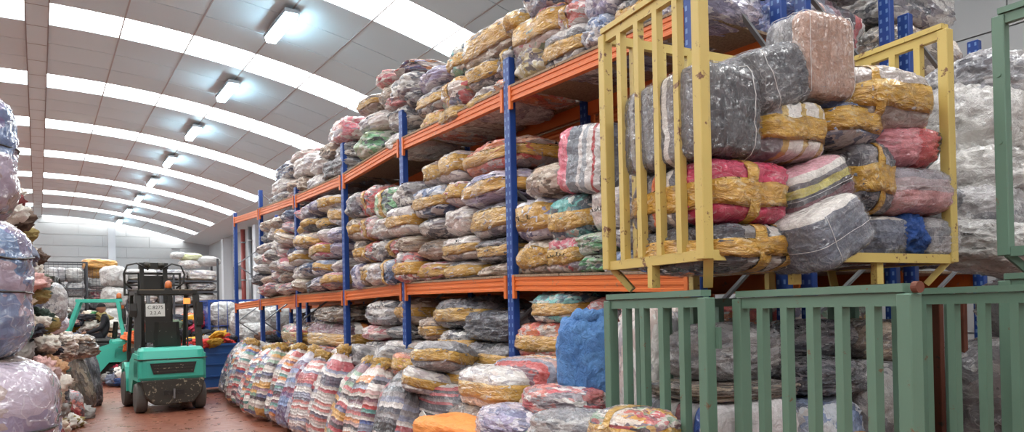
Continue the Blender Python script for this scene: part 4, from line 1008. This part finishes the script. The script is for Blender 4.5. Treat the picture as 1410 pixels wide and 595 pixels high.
# driver
def skin_body(name, verts, edges, mat, root_i=0, sub=2):
    me = bpy.data.meshes.new(name); me.from_pydata([v[:3] for v in verts], edges, [])
    o = bpy.data.objects.new(name, me); COL.objects.link(o)
    md = o.modifiers.new('skin', 'SKIN'); 
    for i, v in enumerate(verts):
        r = v[3]; me.skin_vertices[0].data[i].radius = (r, r) if not isinstance(r, tuple) else r
        me.skin_vertices[0].data[i].use_root = (i == root_i)
    md.use_smooth_shade = True; s = o.modifiers.new('sub', 'SUBSURF'); s.levels = sub; s.render_levels = sub
    bpy.context.view_layer.update()
    m2 = bpy.data.meshes.new_from_object(o.evaluated_get(bpy.context.evaluated_depsgraph_get())); m2.name = name
    bpy.data.objects.remove(o); return m2
def person(loc, rz):
    # seated, facing +y, hands on the steering wheel; origin on the ground
    V_ = [(0, -.20, 1.20, (.16, .13)), (0, -.22, 1.38, (.16, .125)), (0, -.22, 1.56, (.18, .12)), (0, -.20, 1.66, (.10, .08)), (0, -.18, 1.73, .058)]
    E_ = [(0, 1), (1, 2), (2, 3), (3, 4)]
    for s in (-1, 1):
        b = len(V_); V_ += [(s*.19, -.21, 1.62, .075), (s*.25, -.14, 1.38, .06), (s*.16, .12, 1.27, .046), (s*.12, .19, 1.27, .036)]
        E_ += [(2, b), (b, b+1), (b+1, b+2), (b+2, b+3)]
        c = len(V_); V_ += [(s*.11, -.12, 1.17, .10), (s*.14, .28, 1.16, .075), (s*.14, .36, .84, .055), (s*.14, .38, .60, .045), (s*.14, .50, .57, .04)]
        E_ += [(0, c), (c, c+1), (c+1, c+2), (c+2, c+3), (c+3, c+4)]
    me = skin_body('person', V_, E_, None)
    p = link('person', me, MAT['jacket'], None, loc, (0, 0, rz))
    tag(p, 'person in black jacket and cap seated driving the sideways forklift', 'person')
    vs, fs = CD[12]
    def headf(d):
        q = surf(d, 2.2, 5, .0, 0)*2
        x, y, z = q.x*.078, q.y*.098, q.z*.118
        if z < -.02: x *= 1-.25*min(1, (-z-.02)/.1)
        if y > .05: y -= .012*(1 if abs(z) > .05 else .3)
        if abs(x) < .018 and y > .04 and -.035 < z < .015: y += .020
        return Vector((x, y, z))
    hd = link('head', mesh_of('head', [headf(v) for v in vs], fs, True), MAT['skin'], p, (0, -.13, 1.86), (R(-4), 0, R(-12)))
    for s in (-1, 1):
        MB().lathe([(.003, -.012), (.011, -.005), (.011, .005), (.003, .012)], (s*.030, .082, .012), 'y', 8).build('eye', MAT['black'], hd)
        MB().loft([[Vector((s*.077+dx, -.008+a*.018, -.01+c*.03)) for a, c in ((-1, 0), (0, 1), (1, .3), (.4, -1))] for dx in (-.008, .008)]).build('ear', MAT['skin'], hd)
    MB().bb(-.022, .022, .080, .090, -.058, -.050).build('mouth', paint('lips', srgb('#8a5248')), hd)
    capm = [Vector((v.x*.086, v.y*.106-.004, max(.03, v.z*.128))) for v in [surf(v, 2.1, 3, 0, 0)*2 for v in vs]]
    link('cap', mesh_of('cap', capm, fs, True), MAT['trousers'], hd)
    for s in (-1, 1):
        hv = [(0, 0, 0, .030), (0, .045, -.005, .034), (0, .075, -.01, .028)]; he = [(0, 1), (1, 2)]
        for k in range(4):
            b = len(hv); fx = (-.024+.016*k); L_ = (.032, .038, .035, .028)[k]
            hv += [(fx, .09, -.008, .009), (fx, .09+L_, -.02, .0085), (fx, .095+L_, -.05, .008)]; he += [(2, b), (b, b+1), (b+1, b+2)]
        b = len(hv); hv += [(-s*.035, .04, -.012, .010), (-s*.05, .07, -.03, .009)]; he += [(1, b), (b, b+1)]
        link('hand', skin_body('hand', hv, he, None, 1, 1), MAT['skin'], p, (s*.12, .20, 1.272), (R(-8), 0, R(6*s)))
        MB().loft([ring_rect(.045, .36, .62, .535, .03), ring_rect(.047, .36, .63, .57, .03), ring_rect(.04, .36, .5, .63, .03)]).build('shoe', MAT['black'], p, loc=(s*.14, -.02, -.015))
    return p
person(f2loc, f2rz)
# floor plate for the driver's feet
MB().bb(-.42, .42, .05, .62, .49, .515).build('floor_plate', MAT['black'], f2); MB().bb(-.42, .42, .05, .62, .49, .515).build('floor_plate', MAT['black'], f1)

# ------------------------------------------------------------------ left side of the aisle
lav = [(.0, .7, -.46, 4.35, 1.0, .95, 'lowest of the stack'), (.69, 1.41, -.43, 4.4, 1.04, .95, 'second from the floor, bulging forward'), (1.40, 2.1, -.53, 4.45, 1.0, .95, 'third from floor'), (2.08, 2.72, -.58, 4.5, .98, .9, 'topmost of the stack')]
for i, (z0, z1, x, y, wx, wy, lb) in enumerate(lav):
    o = bale('wrapped_bale', hero_lib(221+i, 4.2, .07, 24), BM['painted'], (x, y, (z0+z1)/2), (wx, wy, (z1-z0)*1.04), (0, 0, R(6*i-8)), '', 'big lavender-white wrapped bale at the left edge, '+lb, 'bale', 'lavender bale stack')
    for t_ in (-.05, .42) if i % 2 == 0 else (.12,):
        vs = []; s_ = 221+i
        n = 60
        ring_ = [surf(Vector((math.cos(a)/max(abs(math.cos(a)), abs(math.sin(a))), math.sin(a)/max(abs(math.cos(a)), abs(math.sin(a))), t_)), 4.2, s_, .07)*1.004 for a in [2*math.pi*k/n for k in range(n)]]
        MB().tube(ring_, .007, 6, True).build('strap', MAT['black'], o)
GAR = [H(c) for c in ('#8e8a86', '#3b3a40', '#5c4a3f', '#b5a58d', '#d8d2c8', '#7c3b3d', '#b98f6a', '#4f5d48', '#2c2e38', '#a88a86', '#c7b9a8', '#6a6f80', '#d3a9a4', '#8d7b4a', '#37483f', '#e0dcd4')]
def garment_heap(name, label, spots, cat='clothes', pal=GAR, seed=1):
    """loose clothes tipped in a pile; every spot: centre, half sizes"""
    rg = random.Random(seed); b = MB(); colr = []
    vs, fs = CD[8]
    for c, hs in spots:
        sd = rg.randrange(999); M_ = Matrix.Rotation(rg.uniform(0, 6.3), 3, 'Z') @ Matrix.Rotation(rg.uniform(-.7, .7), 3, 'X'); cc = rg.choice(pal)
        pts = [M_ @ Vector((q.x*hs[0]*2, q.y*hs[1]*2, q.z*hs[2]*2)) for q in (surf(v, 2.6, sd, .6, 1.7) for v in vs)]
        for p_ in pts: p_.x += c[0]; p_.y += c[1]; p_.z = max(.004, p_.z+c[2])
        b.add(pts, fs); colr += [cc]*len(pts)
    me = mesh_of(name, b.v, b.f, True)
    at = me.attributes.new('garment', 'FLOAT_COLOR', 'POINT'); at.data.foreach_set('color', [k for c in colr for k in (*c, 1)])
    o = link(name, me, MAT['garment']); o['kind'] = 'stuff'; tag(o, label, cat); return o
def mound(cx, cy, rx, ry, h, n, sz, seed, wall=0, power=2):
    rg = random.Random(seed); out = []
    for i in range(n):
        a = rg.uniform(0, 6.283); r = rg.random()**.5; z = h*(1-r**power)*rg.uniform(.55, 1) if not wall else rg.uniform(0, h)
        out.append(((cx+rx*r*math.cos(a), cy+ry*r*math.sin(a), max(.08, z)), (sz*rg.uniform(.7, 1.5), sz*rg.uniform(.6, 1.2), sz*rg.uniform(.4, .8))))
    return out
# tower of loose clothes behind the lavender bales
sp = []
rg_ = random.Random(5)
EDGE = [(16, 228), (30, 262), (42, 300), (56, 330), (62, 365), (68, 400), (76, 440), (84, 480), (90, 540), (95, 600)]
epts = [hit(x, y, Y=9.0) for x, y in EDGE]
for i in range(420):
    z = rg_.uniform(.1, epts[0].z)
    xe = np.interp(z, [p_.z for p_ in epts[::-1]], [p_.x for p_ in epts[::-1]])
    d = rg_.random()**1.6*1.3; sp.append(((xe-.1-d, 9.0+rg_.uniform(-.9, 1.0)+.0, max(.1, z-.05)), (rg_.uniform(.09, .17), rg_.uniform(.08, .14), rg_.uniform(.05, .1))))
garment_heap('loose_clothes', 'tall wall of tangled loose clothes behind the lavender bales', sp, seed=3)
def lb(px, py, Y, dims, st, label, name='clothing_bale', cat='bale', rot=(0, 0, 0), seed=1, p=3.4, am=.14, bands='', z=None):
    q = hit(px, py, Y=Y)
    if z is not None: q.z = z
    q.z = max(q.z, dims[2]/2*.98)
    return bale(name, hero_lib(seed, p, am), BM[st], q, dims, rot, bands, label, cat)
lb(64, 418, 10.6, (.42, .4, .5), 'greysack', 'pale clear sack wedged in the side of the clothes wall', 'sack', 'sack', seed=231)
lb(63, 446, 10.9, (.5, .4, .3), 'lavender', 'pink and blue rolled pillow sticking out of the clothes wall', 'pillow', 'pillow', seed=232, p=2.4, am=.08)
lb(62, 478, 11.4, (.7, .7, .42), 'beige', 'tan and olive rags bundle under the rolled pillow', seed=233, am=.3)
lb(93, 478, 12.2, (.7, .6, .36), 'brown', 'brown rag bundle left of the sideways forklift', seed=234, am=.3)
lb(66, 528, 12.4, (.5, .6, .9), 'dark', 'black clothes bale in the shade beside the brown sack', seed=235, am=.16, p=3.6, z=.47)
lb(90, 545, 13.2, (.5, .5, .5), 'red', 'dark red bundle on the floor behind the brown sack', seed=236, z=.24)
lb(106, 528, 14.6, (.44, .5, .98), 'brown', 'brown transparent sack leaning on the clothes heap', 'sack', 'sack', (R(0), R(-14), 0), 237, 3.8, .1, z=.5)
lb(108, 488, 14.4, (.34, .3, .3), 'beige', 'beige folded bundle on top of the brown sack', seed=238, rot=(0, .5, .2), p=5, am=.06, z=1.1)
lb(125, 515, 15.4, (.3, .45, 1.15), 'dark', 'grey clothes roll standing behind the brown sack', 'clothes_roll', 'roll', (0, R(-10), 0), 239, 3, .16, z=.58)
garment_heap('loose_clothes', 'low heap of dark mixed clothes along the left of the aisle', mound(-.55, 13.6, 1.1, 1.8, 1.3, 90, .17, 8), seed=9)

# ------------------------------------------------------------------ far end of the hall
def cage(loc, wd, dp, h, mat, label, rz=0, nh=9, nv=9, legs=.1, sides='LRBF', cat='cage', wire=.008):
    r_ = tag(empty('wire_cage', loc, rz), label, cat, 'wire cages at the far end')
    for x in (-wd/2, wd/2):
        for y in (-dp/2, dp/2): MB().bb(x-.025, x+.025, y-.025, y+.025, 0, h).build('post', mat, r_)
    for z in (legs, h-.02, h*.5):
        for y in (-dp/2, dp/2): MB().bar((-wd/2, y, z), (wd/2, y, z), .035, .04).build('rail', mat, r_)
        for x in (-wd/2, wd/2): MB().bar((x, -dp/2, z), (x, dp/2, z), .035, .04).build('rail', mat, r_)
    MB().bb(-wd/2, wd/2, -dp/2, dp/2, legs-.01, legs+.015).build('floor_plate', mat, r_)
    for p, q in (((-wd/2, -dp/2), (wd/2, -dp/2)), ((-wd/2, -dp/2), (-wd/2, dp/2)), ((wd/2, -dp/2), (wd/2, dp/2))):
        b = MB(); P_, Q_ = Vector((*p, 0)), Vector((*q, 0))
        for i in range(1, nh): z = legs+(h-legs)*i/nh; b.bar(P_+Vector((0, 0, z)), Q_+Vector((0, 0, z)), wire, wire)
        for i in range(1, nv): c = P_.lerp(Q_, i/nv); b.bar(c+Vector((0, 0, legs)), c+Vector((0, 0, h)), wire, wire)
        o = b.build('wire_mesh', mat, r_); o['kind'] = 'stuff'
    return r_
def filler(cx, cy, z0, wd, dp, nx, nz, h, sts, what, seed, tops=0, nm='clothing_bale'):
    rg = random.Random(seed); k = 0
    for l in range(nz):
        for i in range(nx):
            w_ = wd/nx; st = sts[(l*nx+i) % len(sts)]
            bale(nm, LIB[rg.randrange(9)], BM[st], (cx-wd/2+(i+.5)*w_+rg.uniform(-.02, .02), cy, z0+(l+.5)*h), (w_*1.0, dp*.95, h*1.02), (0, 0, rg.uniform(-.05, .05)), '',
                 '%s, %s layer, %s from left' % (what, 'lowest' if l == 0 else ORD[l], ORD[i]) if nx > 1 else '%s, %s layer' % (what, 'lowest' if l == 0 else ORD[l]), 'bale', what)
Yc = 27.0
q = hit(90, 400, Y=Yc)
for i, z in enumerate((0, 1.72)):
    cage((q.x, Yc, z), 1.15, 1.0, 1.68, MAT['wire'], 'black wire cage of grey bundles at the far left, %s of its stack' % ('lower' if i == 0 else 'upper'))
    filler(q.x, Yc, z+.13, 1.05, .9, 2, 3, .5 if i == 0 else .46, ['greysack', 'sack', 'dark', 'greysack'], 'grey bundle in the far left %s cage' % ('lower' if i == 0 else 'upper'), 300+i)
q = hit(138, 400, Y=Yc+.6)
for i, z in enumerate((0, 1.72)):
    cage((q.x, Yc+.6, z), .85, 1.0, 1.6, MAT['wire'], 'dark wire cage under the ochre sheet, %s of its stack' % ('lower' if i == 0 else 'upper'))
    filler(q.x, Yc+.6, z+.13, .75, .9, 1, 4, .36, ['greysack', 'pinkwhite', 'sack', 'ochresheet'], 'flat bundle in the %s cage under the ochre sheet' % ('lower' if i == 0 else 'upper'), 310+i)
bale('plastic_sheet', hero_lib(241, 5, .12), BM['ochresheet'], (q.x, Yc+.55, 3.38), (1.0, 1.05, .34), (0, .05, 0), '', 'ochre plastic sheet draped over the far wire cage', 'sheet')
q = hit(157, 400, Y=Yc-1.6)
for i in range(5): bale('white_sack', LIB[i], BM['sack'], (q.x, Yc-1.6, .33+.64*i), (.62, .8, .66), (0, 0, .1*i), '', 'white sack in the tall column between the two forklifts, %s from floor' % ORD[i], 'sack', 'white sack column')
# wide stack of flat white bales behind the forklift, with pillows on top
q0, q1 = hit(172, 400, Y=Yc-1.2), hit(296, 400, Y=Yc-1.2); cxm = (q0.x+q1.x)/2; wdm = q1.x-q0.x
sh = tag(empty('storage_shelf', (cxm, Yc-1.2, 0)), 'dark steel shelf of flat white bales behind the forklift mast', 'shelf')
for x in (-wdm/2, 0, wdm/2):
    for y in (-.5, .5): MB().bb(x-.03, x+.03, y-.03, y+.03, 0, 3.5 if x > 0 else 3.0).build('post', MAT['wire'], sh)
for z in (.15, .8, 1.4, 2.0, 2.4, 2.75):
    for y in (-.5, .5): MB().bar((-wdm/2, y, z), (wdm/2, y, z), .04, .06).build('rail', MAT['wire'], sh)
    MB().bb(-wdm/2, wdm/2, -.48, .48, z+.0, z+.03).build('shelf_board', MAT['deck'], sh)
for l, (z, h) in enumerate(((.18, .58), (.83, .54), (1.43, .54), (2.03, .34), (2.43, .3), (2.78, .36))):
    for i in range(3):
        bale('clothing_bale', LIB[(l*3+i) % 9], BM[['white', 'sack', 'greymix', 'white'][(l+i) % 4]], (cxm-wdm/2+(i+.5)*wdm/3, Yc-1.2, z+h/2), (wdm/3*.99, .95, h), (0, 0, 0), '', 'flat white bale behind the forklift, %s shelf up, %s from left' % (ORD[l], ORD[i]), 'bale', 'flat white bales')
for i, (px, py, st, dm, lbn) in enumerate(((262, 354, 'yellowpillow', (.75, .5, .26), 'pale yellow-green pillow'), (246, 352, 'sack', (.5, .5, .24), 'small white pillow'), (286, 360, 'sack', (.8, .6, .34), 'plump white pillow'), (262, 364, 'white', (.7, .6, .3), 'off-white pillow'))):
    q = hit(px, py, Y=Yc-1.3); bale('pillow', hero_lib(251+i, 2.6, .1), BM[st], q, dm, (0, 0, .2*i), '', lbn+' on top of the flat white bales', 'pillow', 'pillows at the far end')
# blue cage with white sacks, beyond the end of the rack
q = hit(322, 430, Y=19.2)
cage((q.x+.35, 19.2, 0), 2.1, 1.2, 2.0, MAT['bluecage'], 'blue wire cage of white sacks behind the empty rack bay', nh=3, nv=10, wire=.014)
rg2 = random.Random(4)
for i in range(8):
    bale('white_sack', hero_lib(211+i % 5, 3, .18), BM['sack'], (q.x-.25+.62*(i % 3), 19.2+rg2.uniform(-.1, .1), .45+.6*(i//3)), (.66, .95, .62), (0, 0, rg2.uniform(-.3, .3)), '', 'white sack in the blue cage, %s layer, %s from left' % (['lowest', 'second', 'third'][i//3], ORD[i % 3]), 'sack', 'sacks in the blue cage')
for i, (px, py, Y, dm) in enumerate(((345, 442, 17.9, (.9, .8, .7)), (375, 440, 18.2, (.9, .8, .6)), (352, 462, 17.5, (.9, .7, .6)), (392, 440, 18.6, (.9, .9, .7)))):
    q = hit(px, py, Y=Y); bale('white_sack', hero_lib(211+i % 5, 3, .18), BM['sack'], q, dm, (0, 0, .4*i), '', 'large white sack under the end of the rack, %s from left' % ORD[i], 'sack', 'sacks under the rack end')
garment_heap('loose_clothes', 'dark heap of clothes under the far end of the rack', mound(4.5, 16.6, .75, 1.0, 1.25, 60, .2, 21), pal=[H('#26262c'), H('#3a3a42'), H('#1d1d22'), H('#6d4a3a'), H('#7c3238'), H('#8f8578')], seed=22)
# blue tub of clothes and coloured heap behind the forklift
tb = tag(empty('plastic_tub', (3.12, 16.6, 0)), 'blue plastic tub heaped with clothes right of the forklift', 'tub')
def tubring(k, z): return [Vector((x*k, y*k, z)) for x, y in ((-.46, -.5), (.46, -.5), (.46, .5), (-.46, .5))]
MB().loft([tubring(.92, .12), tubring(1, .98), tubring(1.06, .98), tubring(1.06, 1.03), tubring(.96, 1.03), tubring(.88, .16)]).build('body', MAT['bluetub'], tb)
for z in (.35, .6, .82): MB().box((0, 0, z), (.97*(.93+.05*z), 1.05*(.93+.05*z), .03)).build('rib', MAT['bluetub'], tb)
for x in (-.36, .36):
    for y in (-.4, .4): MB().lathe([(.06, -.02), (.06, .02)], (x, y, .06), 'x', 12).build('castor', MAT['rubber'], tb)
BR = GAR+[H('#c8372f'), H('#d8a02c'), H('#c23a55'), H('#e6e2da'), H('#27406f'), H('#3f7a4a'), H('#1f1f25'), H('#d96a3a')]
garment_heap('loose_clothes', 'yellow and black clothes heaped on the blue tub', [((c[0], c[1], max(.92, c[2]+.95)), s) for c, s in mound(3.12, 16.6, .5, .5, .35, 26, .15, 31)], pal=[H('#d8a02c'), H('#1f1f25'), H('#2a2a31'), H('#c8372f'), H('#8f8a86'), H('#c99a3a')], seed=32)
garment_heap('loose_clothes', 'bright mixed clothes heaped on the floor behind the forklift', mound(3.0, 20.0, 1.6, 1.5, 1.75, 130, .2, 41, power=3), pal=BR, seed=42)
garment_heap('loose_clothes', 'mixed clothes heaped behind the sideways forklift', mound(.6, 23.4, 1.9, 1.0, 1.9, 130, .2, 51, power=3), pal=BR, seed=52)
